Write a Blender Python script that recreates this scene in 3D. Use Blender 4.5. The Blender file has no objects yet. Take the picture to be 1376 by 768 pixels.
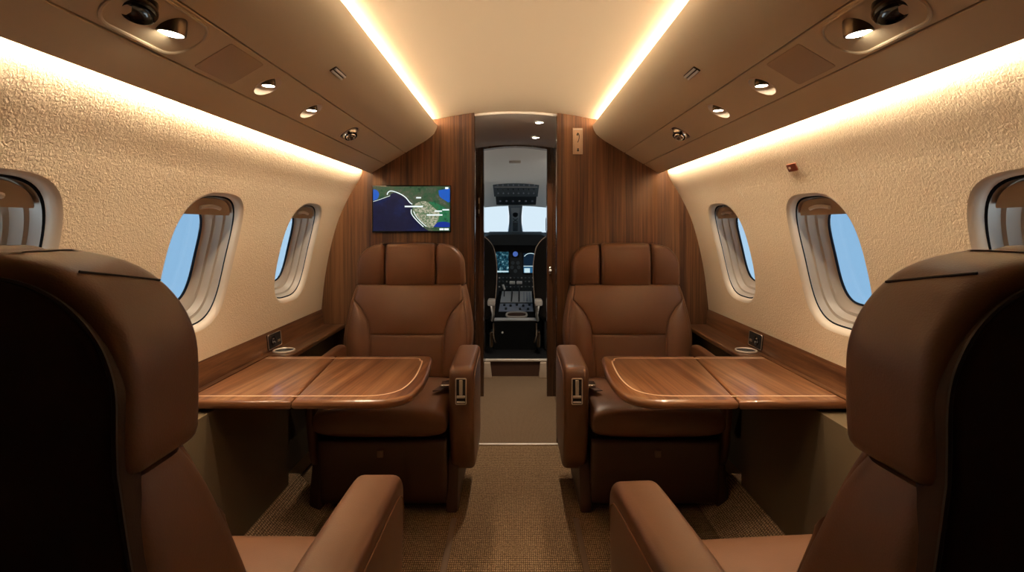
import bpy, bmesh, math, random
from mathutils import Vector, Matrix
R = math.radians
PI = math.pi
random.seed(7)
SC = bpy.context.scene
COL = SC.collection

# ------------------------------------------------------------------ materials
def new_mat(name):
    m = bpy.data.materials.new(name); m.use_nodes = True
    nt = m.node_tree
    b = nt.nodes['Principled BSDF']
    return m, nt, b

def plain(name, col, rough=.5, metal=0., coat=0., spec=.5, bump=None, var=0.):
    m, nt, b = new_mat(name)
    b.inputs['Base Color'].default_value = (*col, 1)
    b.inputs['Roughness'].default_value = rough
    b.inputs['Metallic'].default_value = metal
    b.inputs['Coat Weight'].default_value = coat
    b.inputs['Specular IOR Level'].default_value = spec
    tc = nt.nodes.new('ShaderNodeTexCoord')
    if var:
        n = nt.nodes.new('ShaderNodeTexNoise'); n.inputs['Scale'].default_value = 9; n.inputs['Detail'].default_value = 4
        nt.links.new(tc.outputs['Object'], n.inputs['Vector'])
        rp = nt.nodes.new('ShaderNodeValToRGB')
        rp.color_ramp.elements[0].position = .3; rp.color_ramp.elements[1].position = .7
        rp.color_ramp.elements[0].color = (*[c * (1 - var) for c in col], 1)
        rp.color_ramp.elements[1].color = (*[min(1, c * (1 + var)) for c in col], 1)
        nt.links.new(n.outputs['Fac'], rp.inputs['Fac']); nt.links.new(rp.outputs['Color'], b.inputs['Base Color'])
    if bump:
        kind, sc, st, dist = bump
        if kind == 'voronoi':
            t = nt.nodes.new('ShaderNodeTexVoronoi'); out = t.outputs['Distance']
        else:
            t = nt.nodes.new('ShaderNodeTexNoise'); t.inputs['Detail'].default_value = 5; out = t.outputs['Fac']
            t.inputs['Distortion'].default_value = 1.2
        t.inputs['Scale'].default_value = sc
        nt.links.new(tc.outputs['Object'], t.inputs['Vector'])
        bp = nt.nodes.new('ShaderNodeBump'); bp.inputs['Strength'].default_value = st; bp.inputs['Distance'].default_value = dist
        nt.links.new(out, bp.inputs['Height']); nt.links.new(bp.outputs['Normal'], b.inputs['Normal'])
    return m

def wood(name, scale, dark, mid, light, rough=.3, coat=.35, rot=0.):
    """scale: per-axis noise frequency (small along the grain)"""
    m, nt, b = new_mat(name)
    tc = nt.nodes.new('ShaderNodeTexCoord'); mp = nt.nodes.new('ShaderNodeMapping')
    mp.inputs['Scale'].default_value = scale
    mr = nt.nodes.new('ShaderNodeMapping'); mr.inputs['Rotation'].default_value = (0, 0, rot)
    nt.links.new(tc.outputs['Object'], mr.inputs['Vector']); nt.links.new(mr.outputs['Vector'], mp.inputs['Vector'])
    n1 = nt.nodes.new('ShaderNodeTexNoise'); n1.inputs['Scale'].default_value = 1; n1.inputs['Detail'].default_value = 6
    n1.inputs['Roughness'].default_value = .68; n1.inputs['Distortion'].default_value = .25
    nt.links.new(mp.outputs['Vector'], n1.inputs['Vector'])
    n2 = nt.nodes.new('ShaderNodeTexNoise'); n2.inputs['Scale'].default_value = .22; n2.inputs['Detail'].default_value = 2
    nt.links.new(mp.outputs['Vector'], n2.inputs['Vector'])
    mx = nt.nodes.new('ShaderNodeMath'); mx.operation = 'MULTIPLY_ADD'; mx.inputs[1].default_value = .55
    a2 = nt.nodes.new('ShaderNodeMath'); a2.operation = 'MULTIPLY'; a2.inputs[1].default_value = .45
    nt.links.new(n2.outputs['Fac'], a2.inputs[0])
    nt.links.new(n1.outputs['Fac'], mx.inputs[0]); nt.links.new(a2.outputs[0], mx.inputs[2])
    rp = nt.nodes.new('ShaderNodeValToRGB')
    e = rp.color_ramp.elements
    e[0].position = .40; e[0].color = (*dark, 1); e[1].position = .62; e[1].color = (*light, 1)
    k = e.new(.5); k.color = (*mid, 1)
    nt.links.new(mx.outputs[0], rp.inputs['Fac']); nt.links.new(rp.outputs['Color'], b.inputs['Base Color'])
    b.inputs['Roughness'].default_value = rough
    b.inputs['Coat Weight'].default_value = coat; b.inputs['Coat Roughness'].default_value = .12
    return m

def carpet(name, c1, c2, sx, sy, var=.25):
    m, nt, b = new_mat(name)
    tc = nt.nodes.new('ShaderNodeTexCoord')
    def wave(axis, s):
        w = nt.nodes.new('ShaderNodeTexWave'); w.bands_direction = axis
        w.inputs['Scale'].default_value = s; w.inputs['Distortion'].default_value = 3.; w.inputs['Detail'].default_value = 3
        w.inputs['Detail Scale'].default_value = 3
        nt.links.new(tc.outputs['Object'], w.inputs['Vector']); return w
    wx, wy = wave('X', sx), wave('Y', sy)
    mu = nt.nodes.new('ShaderNodeMath'); mu.operation = 'MULTIPLY'
    nt.links.new(wx.outputs['Fac'], mu.inputs[0]); nt.links.new(wy.outputs['Fac'], mu.inputs[1])
    n = nt.nodes.new('ShaderNodeTexNoise'); n.inputs['Scale'].default_value = 140; n.inputs['Detail'].default_value = 3
    nt.links.new(tc.outputs['Object'], n.inputs['Vector'])
    ad = nt.nodes.new('ShaderNodeMath'); ad.operation = 'MULTIPLY_ADD'; ad.inputs[1].default_value = .7
    nt.links.new(n.outputs['Fac'], ad.inputs[0]); nt.links.new(mu.outputs[0], ad.inputs[2])
    rp = nt.nodes.new('ShaderNodeValToRGB')
    rp.color_ramp.elements[0].position = .3; rp.color_ramp.elements[0].color = (*c1, 1)
    rp.color_ramp.elements[1].position = 1.0; rp.color_ramp.elements[1].color = (*c2, 1)
    nt.links.new(ad.outputs[0], rp.inputs['Fac']); nt.links.new(rp.outputs['Color'], b.inputs['Base Color'])
    b.inputs['Roughness'].default_value = .95; b.inputs['Specular IOR Level'].default_value = .1
    bp = nt.nodes.new('ShaderNodeBump'); bp.inputs['Strength'].default_value = .7; bp.inputs['Distance'].default_value = .004
    nt.links.new(ad.outputs[0], bp.inputs['Height']); nt.links.new(bp.outputs['Normal'], b.inputs['Normal'])
    return m

def emit(name, col, st):
    m, nt, b = new_mat(name)
    b.inputs['Base Color'].default_value = (.004, .004, .004, 1); b.inputs['Specular IOR Level'].default_value = .12
    b.inputs['Emission Color'].default_value = (*col, 1); b.inputs['Emission Strength'].default_value = st
    return m

def emit_noise(name, cols, scale, st):
    m, nt, b = new_mat(name)
    b.inputs['Base Color'].default_value = (.004, .004, .004, 1); b.inputs['Roughness'].default_value = .2; b.inputs['Specular IOR Level'].default_value = .12
    tc = nt.nodes.new('ShaderNodeTexCoord')
    n = nt.nodes.new('ShaderNodeTexNoise'); n.inputs['Scale'].default_value = scale; n.inputs['Detail'].default_value = 6
    n.inputs['Roughness'].default_value = .65
    nt.links.new(tc.outputs['Object'], n.inputs['Vector'])
    rp = nt.nodes.new('ShaderNodeValToRGB'); e = rp.color_ramp.elements
    k = len(cols)
    e[0].position = .32; e[0].color = (*cols[0], 1); e[1].position = .68; e[1].color = (*cols[-1], 1)
    for i, c in enumerate(cols[1:-1]):
        x = e.new(.32 + .36 * (i + 1) / (k - 1)); x.color = (*c, 1)
    nt.links.new(n.outputs['Fac'], rp.inputs['Fac']); nt.links.new(rp.outputs['Color'], b.inputs['Emission Color'])
    b.inputs['Emission Strength'].default_value = st
    return m

def glass(name, tint=(.93, .96, 1)):
    m = bpy.data.materials.new(name); m.use_nodes = True; nt = m.node_tree; nt.nodes.clear()
    o = nt.nodes.new('ShaderNodeOutputMaterial'); t = nt.nodes.new('ShaderNodeBsdfTransparent'); g = nt.nodes.new('ShaderNodeBsdfGlossy')
    t.inputs['Color'].default_value = (*tint, 1); g.inputs['Roughness'].default_value = .03
    mx = nt.nodes.new('ShaderNodeMixShader'); mx.inputs[0].default_value = .04
    nt.links.new(t.outputs[0], mx.inputs[1]); nt.links.new(g.outputs[0], mx.inputs[2])
    nt.links.new(mx.outputs[0], o.inputs['Surface'])
    return m

M = {}
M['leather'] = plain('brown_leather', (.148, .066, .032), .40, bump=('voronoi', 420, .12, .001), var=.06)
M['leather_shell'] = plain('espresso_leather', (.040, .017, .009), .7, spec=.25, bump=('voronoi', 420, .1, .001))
M['leather_shaded'] = plain('brown_leather_shaded', (.062, .027, .016), .5, bump=('voronoi', 420, .12, .001))  # brown leather with the shadow low on the seats mixed into its colour
M['stitch'] = plain('tan_stitching', (.30, .16, .09), .7)
M['piping'] = plain('dark_piping', (.022, .011, .007), .7)
M['wall'] = plain('cream_textured_wall', (.80, .66, .475), .8, spec=.2, bump=('noise', 120, .55, .005))
M['reveal'] = plain('cream_window_reveal', (.66, .57, .46), .45)
M['ceiling'] = plain('cream_headliner', (.76, .61, .425), .75, spec=.2, bump=('noise', 300, .05, .001))
M['soffit'] = plain('taupe_overhead', (.68, .545, .36), .55, spec=.35, bump=('noise', 400, .05, .001))
M['soffit_dark'] = plain('taupe_perforated', (.52, .38, .25), .8, bump=('voronoi', 500, .5, .001))
M['void'] = plain('black_void', (.006, .005, .004), .8)
wd = ((.040, .013, .005), (.112, .046, .017), (.20, .092, .037))
M['wood_v'] = wood('walnut_vertical', (75, 75, 1.6), *wd, rough=.55, coat=.0)
M['wood_y'] = wood('walnut_lengthwise', (60, 3.0, 60), (.05, .018, .008), (.12, .05, .021), (.20, .095, .043), rough=.3, coat=.3)
wt = ((.105, .034, .013), (.215, .088, .036), (.34, .165, .075))
M['wood_tl'] = wood('walnut_table_left', (80, 1.6, 5), *wt, rough=.28, coat=.4, rot=R(5))
M['wood_tr'] = wood('walnut_table_right', (80, 1.6, 5), *wt, rough=.28, coat=.4, rot=R(-5))
M['wood_edge'] = wood('walnut_edge', (3, 3, 90), *wt, rough=.28, coat=.4)
M['wood_dark'] = wood('dark_walnut_gloss', (60, 60, 1.6), (.02, .008, .004), (.05, .02, .009), (.085, .036, .016), rough=.2, coat=.6)
M['inlay'] = plain('light_inlay', (.86, .62, .42), .3)
M['carpet'] = carpet('woven_tan_carpet', (.095, .053, .027), (.42, .275, .155), 42, 26)
M['carpet_fwd'] = carpet('plain_tan_carpet', (.15, .095, .056), (.29, .192, .118), 60, 60)
M['carpet_lit'] = carpet('woven_tan_carpet_lit', (.2, .125, .07), (.85, .60, .37), 42, 30)  # ramp carpet lightened in colour to offset the shadow under the tables
M['fabric'] = plain('olive_beige_side_fabric', (.12, .085, .048), .9, spec=.1, bump=('noise', 200, .3, .002))
M['chrome'] = plain('chrome', (.80, .77, .73), .16, 1.)
M['steel'] = plain('brushed_steel', (.55, .49, .42), .35, 1.)
M['bronze'] = plain('bronze_anodised', (.10, .07, .045), .35, 1.)
M['black'] = plain('black_plastic', (.012, .012, .013), .4)
M['black_gloss'] = plain('black_gloss', (.008, .008, .009), .12)
M['gasket'] = plain('dark_gasket', (.012, .016, .024), .95, spec=.05)
M['satin'] = plain('satin_metal', (.82, .74, .64), .5, .6)
M['bowl'] = plain('pale_lamp_bowl', (.78, .62, .46), .5)
M['inner'] = plain('grey_window_liner', (.40, .355, .30), .35)
M['shade'] = plain('tan_window_shade', (.40, .31, .22), .6)
M['track'] = plain('brown_track', (.17, .105, .065), .7)
M['white'] = plain('off_white_plastic', (.92, .90, .86), .4)
M['placard'] = plain('ivory_placard', (.80, .62, .47), .5)
M['red_plate'] = plain('red_brown_plate', (.20, .05, .025), .4)
M['cock_liner'] = plain('grey_cockpit_liner', (.86, .85, .80), .8)
M['pass_ceil'] = plain('grey_passage_ceiling', (.62, .55, .47), .6)
M['panel_grey'] = plain('slate_panel', (.12, .16, .19), .5)
M['panel_dark'] = plain('dark_instrument_panel', (.035, .045, .052), .5)
M['ped_grey'] = plain('grey_pedestal', (.48, .49, .50), .5)
M['ped_blue'] = plain('blue_grey_pedestal', (.25, .28, .36), .5)
M['cock_seat'] = plain('dark_cockpit_leather', (.010, .007, .005), .7, spec=.15)
M['ped_black'] = plain('pedestal_black', (.006, .006, .006), .8, spec=.1)
M['cock_pad'] = plain('grey_armrest_pad', (.42, .38, .34), .6)
M['beige_trim'] = plain('beige_step_trim', (.48, .36, .26), .6)
M['glass'] = glass('window_glass', (.86, .94, 1))
M['glass_w'] = glass('windscreen_glass', (.95, .98, 1))
LEDC = (1., .82, .60)
M['led_wall'] = emit('warm_led_wall', LEDC, 100)
M['led_ceil'] = emit('warm_led_ceiling', LEDC, 170)
M['lens'] = emit('warm_lens', (1, .88, .70), 22)
M['dome'] = emit('fill_lens', (1, .94, .84), 120)  # glow of the added cockpit fill lamp
M['tv_land'] = emit_noise('screen_land', [(.012, .035, .02), (.03, .075, .035), (.05, .07, .04), (.10, .10, .075)], 30, 1.)
M['tv_ocean'] = emit_noise('screen_ocean', [(.007, .007, .02), (.009, .010, .032), (.008, .018, .08)], 6, 1.)
M['tv_city'] = emit_noise('screen_city', [(.03, .10, .045), (.12, .17, .09), (.35, .33, .24), (.5, .46, .36)], 130, 1.)
M['tv_green'] = emit_noise('screen_green', [(.01, .05, .025), (.02, .14, .06), (.04, .10, .04)], 40, 1.)
M['tv_blue'] = emit('screen_blue', (.012, .085, .42), 1.)
M['tv_navy'] = emit('screen_navy', (.006, .025, .25), 1.)
M['tv_white'] = emit('screen_white', (.75, .85, .85), 1.)
M['disp'] = emit_noise('avionics_screen', [(.002, .007, .014), (.003, .014, .026), (.012, .07, .10), (.35, .6, .65)], 42, .9)
M['disp_dark'] = emit('avionics_screen_dark', (.004, .012, .025), 1.)
M['disp_blue'] = emit('avionics_blue', (.02, .10, .20), 1.)
M['disp_white'] = emit('avionics_white', (.45, .6, .65), 1.)
M['disp_lblue'] = emit('avionics_indigo', (.05, .10, .33), 1.)

# ------------------------------------------------------------------ mesh helpers
class MB:
    def __init__(s): s.v = []; s.f = []
    def add(s, vs, fs):
        o = len(s.v); s.v += [tuple(v) for v in vs]; s.f += [tuple(i + o for i in f) for f in fs]; return s
    def bm(s, b, mat=None):
        b.verts.ensure_lookup_table()
        for i, v in enumerate(b.verts): v.index = i
        vs = [(mat @ v.co) if mat else v.co.copy() for v in b.verts]
        fs = [[v.index for v in f.verts] for f in b.faces]
        b.free(); return s.add(vs, fs)
    def box(s, lo, hi, bev=0., seg=3, mat=None):
        b = bmesh.new(); bmesh.ops.create_cube(b, size=1)
        c = [(lo[i] + hi[i]) / 2 for i in range(3)]; d = [abs(hi[i] - lo[i]) for i in range(3)]
        for v in b.verts: v.co = Vector([c[i] + v.co[i] * d[i] for i in range(3)])
        if bev: bmesh.ops.bevel(b, geom=b.edges[:], offset=min(bev, min(d) * .49), segments=seg, profile=.5, affect='EDGES')
        return s.bm(b, mat)
    def prism(s, pts, d0, d1, fn, bev=0., seg=3):
        """pts 2D polygon, extruded d0->d1, fn(a,b,d)->xyz"""
        b = bmesh.new(); n = len(pts)
        v0 = [b.verts.new(fn(p[0], p[1], d0)) for p in pts]; v1 = [b.verts.new(fn(p[0], p[1], d1)) for p in pts]
        f0 = b.faces.new(v0[::-1]); f1 = b.faces.new(v1)
        for i in range(n): b.faces.new((v0[i], v0[(i + 1) % n], v1[(i + 1) % n], v1[i]))
        bmesh.ops.recalc_face_normals(b, faces=b.faces[:])
        if bev:
            ed = [e for f in (f0, f1) for e in f.edges]
            bmesh.ops.bevel(b, geom=ed, offset=bev, segments=seg, profile=.5, affect='EDGES')
        return s.bm(b)
    def loft(s, secs, closed=True, cap=True):
        n = len(secs[0]); vs = [p for c in secs for p in c]; fs = []
        for i in range(len(secs) - 1):
            for j in range(n if closed else n - 1):
                k = (j + 1) % n
                fs.append((i * n + j, i * n + k, (i + 1) * n + k, (i + 1) * n + j))
        if cap and closed:
            fs.append(tuple(range(n))[::-1]); fs.append(tuple(range((len(secs) - 1) * n, len(secs) * n)))
        return s.add(vs, fs)
    def tube(s, path, r, n=8, closed=False):
        path = [Vector(p) for p in path]; secs = []; up = None; m = len(path)
        for i, p in enumerate(path):
            if closed: t = path[(i + 1) % m] - path[i - 1]
            else: t = path[min(i + 1, m - 1)] - path[max(i - 1, 0)]
            t.normalize()
            if up is None:
                up = Vector((0, 0, 1)) if abs(t.z) < .9 else Vector((1, 0, 0))
            a = t.cross(up)
            if a.length < 1e-6: a = t.orthogonal()
            a.normalize(); up = a.cross(t); up.normalize()
            rr = r[i] if isinstance(r, (list, tuple)) else r
            secs.append([p + a * math.cos(2 * PI * k / n) * rr + up * math.sin(2 * PI * k / n) * rr for k in range(n)])
        if closed: secs.append(secs[0])
        return s.loft(secs, cap=not closed)
    def lathe(s, prof, c, ax=(0, 0, 1), n=24, cap=True):
        """prof: (r, h) along axis ax from c"""
        ax = Vector(ax).normalized(); a = ax.orthogonal().normalized(); b = ax.cross(a); c = Vector(c)
        secs = [[c + ax * h + (a * math.cos(2 * PI * k / n) + b * math.sin(2 * PI * k / n)) * max(r, 1e-5) for k in range(n)] for r, h in prof]
        return s.loft(secs, cap=cap)
    def pad(s, fn, place, tf, tb, p=5., nu=22, nv=22, crown=.15):
        """pillow: fn(u,v)->(a,b) outline map; place(a,b,d)->xyz"""
        def g(i, n): return math.sin(PI / 2 * (2 * i / n - 1))
        vs = []; ix = {}
        for side in (1, -1):
            for i in range(nu + 1):
                for j in range(nv + 1):
                    bd = i in (0, nu) or j in (0, nv)
                    if bd and side == -1: ix[(side, i, j)] = ix[(1, i, j)]; continue
                    u, v = g(i, nu), g(j, nv); a, b = fn(u, v)
                    h = ((1 - abs(u) ** p) ** (1 / p)) * ((1 - abs(v) ** p) ** (1 / p)) if not bd else 0
                    h *= (1 - crown) + crown * (1 - u * u) * (1 - v * v)
                    ix[(side, i, j)] = len(vs); vs.append(place(a, b, tf * h if side == 1 else -tb * h))
        fs = []
        for side in (1, -1):
            for i in range(nu):
                for j in range(nv):
                    q = (ix[(side, i, j)], ix[(side, i + 1, j)], ix[(side, i + 1, j + 1)], ix[(side, i, j + 1)])
                    fs.append(q if side == 1 else q[::-1])
        return s.add(vs, fs)
    def build(s, name, mat, parent=None, sharp=38, smooth=True, origin=None):
        me = bpy.data.meshes.new(name)
        o = bpy.data.objects.new(name, me)
        off = Vector((0, 0, 0))
        if parent is not None:
            o.parent = parent
            off = Vector(parent.get('_org', (0, 0, 0)))
        elif origin is not None:
            off = Vector(origin); o.location = off
        else:
            xs = [[v[i] for v in s.v] for i in range(3)]
            off = Vector(((min(xs[0]) + max(xs[0])) / 2, (min(xs[1]) + max(xs[1])) / 2, min(xs[2]))); o.location = off
        if parent is None: o['_org'] = tuple(off)
        else: o['_org'] = tuple(off)
        me.from_pydata([tuple(Vector(v) - off) for v in s.v], [], s.f)
        me.materials.append(mat)
        b = bmesh.new(); b.from_mesh(me); bmesh.ops.recalc_face_normals(b, faces=b.faces[:]); b.to_mesh(me); b.free()
        if smooth:
            me.polygons.foreach_set('use_smooth', [True] * len(me.polygons))
            me.set_sharp_from_angle(angle=R(sharp))
        me.update()
        COL.objects.link(o)
        return o

def tag(o, label=None, cat=None, group=None, kind=None):
    if label: o['label'] = label
    if cat: o['category'] = cat
    if group: o['group'] = group
    if kind: o['kind'] = kind
    return o
def empty(name, loc, label, cat, group=None, rz=0., local=False, kind=None):
    """world-space parts: parts are given in world coordinates unless local"""
    o = bpy.data.objects.new(name, None); COL.objects.link(o); o.location = loc; o.rotation_euler = (0, 0, rz)
    o.empty_display_size = .05
    o['_org'] = (0, 0, 0) if local else tuple(loc)
    return tag(o, label, cat, group, kind)
def struct(o): o['kind'] = 'structure'; return o

def offset_profile(pts, th):
    """pts 2D open polyline -> closed polygon with thickness th to the left side of travel"""
    n = len(pts); out = []
    for i in range(n):
        a = Vector(pts[max(i - 1, 0)]); b = Vector(pts[min(i + 1, n - 1)])
        t = (b - a).normalized(); nn = Vector((-t.y, t.x))
        out.append((pts[i][0] + nn.x * th, pts[i][1] + nn.y * th))
    return list(pts) + out[::-1]
def extrude_y(pts, y0, y1, n=1):
    mb = MB()
    mb.loft([[(p[0], y0 + (y1 - y0) * i / n, p[1]) for p in pts] for i in range(n + 1)])
    return mb
def interp(tab, x):
    if x <= tab[0][0]: return tab[0][1]
    for (a, va), (b, vb) in zip(tab, tab[1:]):
        if x <= b: return va + (vb - va) * (x - a) / (b - a)
    return tab[-1][1]
def smooth_tab(tab, x):
    """Catmull-Rom through (x, v) table"""
    n = len(tab)
    if x <= tab[0][0]: return tab[0][1]
    if x >= tab[-1][0]: return tab[-1][1]
    for i in range(n - 1):
        if tab[i][0] <= x <= tab[i + 1][0]: break
    x0, y0 = tab[i]; x1, y1 = tab[i + 1]; h = x1 - x0; t = (x - x0) / h
    def slope(k):
        a = max(k - 1, 0); b = min(k + 1, n - 1); return (tab[b][1] - tab[a][1]) / (tab[b][0] - tab[a][0])
    m0, m1 = slope(i) * h, slope(i + 1) * h
    return (2*t**3 - 3*t**2 + 1) * y0 + (t**3 - 2*t**2 + t) * m0 + (-2*t**3 + 3*t**2) * y1 + (t**3 - t**2) * m1
def spline(pts, n=8, closed=False):
    pts = [Vector(p) for p in pts]; out = []; m = len(pts)
    rng = range(m) if closed else range(m - 1)
    for i in rng:
        p0 = pts[(i - 1) % m] if closed else pts[max(i - 1, 0)]; p1 = pts[i]; p2 = pts[(i + 1) % m]
        p3 = pts[(i + 2) % m] if closed else pts[min(i + 2, m - 1)]
        for k in range(n):
            t = k / n
            out.append(.5 * ((2 * p1) + (p2 - p0) * t + (2*p0 - 5*p1 + 4*p2 - p3) * t*t + (3*p1 - p0 - 3*p2 + p3) * t**3))
    if not closed: out.append(pts[-1])
    return out
def rrect(x0, x1, y0, y1, r, n=5):
    r = max(1e-4, min(r, abs(x1 - x0) * .499, abs(y1 - y0) * .499)); out = []
    for cx, cy, a0 in ((x1 - r, y1 - r, 0), (x0 + r, y1 - r, 90), (x0 + r, y0 + r, 180), (x1 - r, y0 + r, 270)):
        for k in range(n + 1):
            a = R(a0 + 90 * k / n); out.append((cx + r * math.cos(a), cy + r * math.sin(a)))
    return out
def bool_cut(o, cutters):
    for c in cutters:
        md = o.modifiers.new('cut', 'BOOLEAN'); md.object = c; md.operation = 'DIFFERENCE'; md.solver = 'EXACT'
    bpy.context.view_layer.update()
    dg = bpy.context.evaluated_depsgraph_get()
    me = bpy.data.meshes.new_from_object(o.evaluated_get(dg)); old = o.data
    o.modifiers.clear(); o.data = me; me.name = old.name
    for c in cutters: bpy.data.objects.remove(c, do_unlink=True)
    me.polygons.foreach_set('use_smooth', [True] * len(me.polygons)); me.set_sharp_from_angle(angle=R(30))

# ------------------------------------------------------------------ room shell
YB = 2.88            # front bulkhead
YA = -0.9            # aft bulkhead behind the camera
WPROF = [(-.2, 1.00), (0, 1.035), (.1, 1.055), (.3, 1.075), (.55, 1.082), (.739, 1.070), (.978, 1.041), (1.204, .987), (1.35, .925), (1.476, .851), (1.52, .842), (1.60, .838)]
def wx(z): return smooth_tab(WPROF, z)
def wnorm(z, s):
    dz = .01; t = Vector((s * (wx(z + dz) - wx(z - dz)), 0, 2 * dz)).normalized()
    n = Vector((t.z, 0, -t.x)) * s
    return n.normalized()     # outboard
def wpt(s, y, z, d=0.):
    return Vector((s * wx(z), y, z)) + wnorm(z, s) * d
WZ = 1.078
WIN_Y = [.955, 1.70, 2.445]
HW, HH = .175, .214
def outline(th, off, hw=HW, hh=HH, e=3.2):
    c, s_ = math.cos(th), math.sin(th)
    a, b = hw - off, hh - off
    r = (abs(c / a) ** e + abs(s_ / b) ** e) ** (-1 / e)
    return r * c, r * s_

def make_wall(s, name):
    mb = MB()
    zs = [0 + i * .05 for i in range(33)]      # 0..1.6
    z0, z1 = WZ - .28, WZ + .28
    def strip(ya, yb, za, zb, ny, nz):
        vs = []; fs = []
        for i in range(ny + 1):
            for j in range(nz + 1):
                vs.append(wpt(s, ya + (yb - ya) * i / ny, za + (zb - za) * j / nz))
        for i in range(ny):
            for j in range(nz):
                a = i * (nz + 1) + j; fs.append((a, a + 1, a + nz + 2, a + nz + 1))
        mb.add(vs, fs)
    strip(YA, YB + .02, 0, z0, 30, 30)
    strip(YA, YB + .02, z1, 1.60, 30, 16)
    edges = [YA] + [y + d for y in WIN_Y for d in (-.3, .3)] + [YB + .02]
    for a, b in zip(edges[0::2], edges[1::2]):
        strip(a, b, z0, z1, 8, 24)
    N = 96
    for yc in WIN_Y:
        rings = []
        for k in range(9):
            f = k / 8; ring = []
            for i in range(N):
                th = 2 * PI * i / N; c, q = math.cos(th), math.sin(th)
                rr = min(.3 / max(abs(c), 1e-9), .28 / max(abs(q), 1e-9))
                ox, oz = rr * c, rr * q
                ix, iz = outline(th, -.0155)
                ring.append(wpt(s, yc + ox + (ix - ox) * f, WZ + oz + (iz - oz) * f))
            rings.append(ring)
        # put exact corners in
        for q0, q1 in ((1, 1), (-1, 1), (-1, -1), (1, -1)):
            th = math.atan2(q1 * .28, q0 * .3) % (2 * PI); i = round(th / (2 * PI) * N) % N
            rings[0][i] = wpt(s, yc + q0 * .3, WZ + q1 * .28)
        mb.loft(rings, cap=False)
    o = mb.build(name, M['wall'], None, origin=(0, 0, 0))
    b = bmesh.new(); b.from_mesh(o.data); bmesh.ops.remove_doubles(b, verts=b.verts[:], dist=.0004)
    b.to_mesh(o.data); b.free()
    struct(o); return o
make_wall(-1, 'wall_left'); make_wall(1, 'wall_right')

# upper pocket of the walls up to the ceiling edge
for s, nm in ((-1, 'trim_1'), (1, 'trim_2')):
    p = [(s * .838, 1.60), (s * .80, 1.69), (s * .72, 1.765), (s * .60, 1.80)]
    struct(extrude_y(offset_profile(p, .015 * -s), YA, YB + .02).build(nm, M['ceiling'], origin=(0, 0, 0)))
def cz(x): return 1.842 - .27 * x * x if abs(x) < .43 else 1.842 - .27 * .43 * .43 - .03 * (abs(x) - .43)
cp = [(-.66 + 1.32 * i / 44, cz(-.66 + 1.32 * i / 44)) for i in range(45)]
struct(extrude_y(offset_profile(cp, .03), YA, YB + .05).build('ceiling', M['ceiling'], origin=(0, 0, 0)))
# floor
mb = MB(); mb.box((-1.06, YA, -.04), (1.06, 2.87, 0)); struct(mb.build('floor', M['carpet'], origin=(0, 0, 0)))
mb = MB(); mb.box((-.62, 2.87, -.04), (.62, 4.3, 0)); struct(mb.build('floor_passage', M['carpet_fwd'], origin=(0, 0, 0)))
# aft bulkhead
def hull(inset=0.):
    pts = [(-wx(z) + inset, z) for z in [i * .1 for i in range(17)]]
    pts += [(-.80, 1.69), (-.72, 1.765), (-.60, 1.80)] + [(x, cz(x)) for x in [-.5 + i * .1 for i in range(11)]]
    pts += [(.60, 1.80), (.72, 1.765), (.80, 1.69)] + [(wx(z) - inset, z) for z in [1.6 - i * .1 for i in range(17)]]
    return pts
mb = MB(); mb.prism(hull(), YA - .04, YA, lambda a, b, d: (a, d, b)); struct(mb.build('wall_back', M['wood_dark'], origin=(0, 0, 0)))
# front bulkheads
XL, XR = -.2262, .2345
def bulk(s, xi, name):
    pts = [(xi, 0), (xi, cz(xi) + .01)]
    xs = [xi + (s * .6 - xi) * i / 10 for i in range(1, 11)]
    pts += [(x, cz(x) + .01) for x in xs] + [(s * .72, 1.775), (s * .80, 1.70)]
    pts += [(s * (wx(z) + .008), z) for z in [1.6 - i * .1 for i in range(17)]]
    mb = MB(); mb.prism(pts, YB, YB + .05, lambda a, b, d: (a, d, b), bev=.003, seg=2)
    return struct(mb.build(name, M['wood_v'], origin=(0, 0, 0)))
bulk(-1, XL, 'wall_front_left'); bulk(1, XR, 'wall_front_right')
# carpeted kick ramps and side cabinets
XC = .95
for s, side in ((-1, 'left'), (1, 'right')):
    pr = [(s * .79, .0), (s * .85, .03), (s * .91, .072), (s * .95, .115), (s * 1.03, .115), (s * 1.03, 0)]
    struct(extrude_y(pr, .2, 2.29).build('baseboard_' + side, M['carpet_lit'], origin=(0, 0, 0)))

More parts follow.
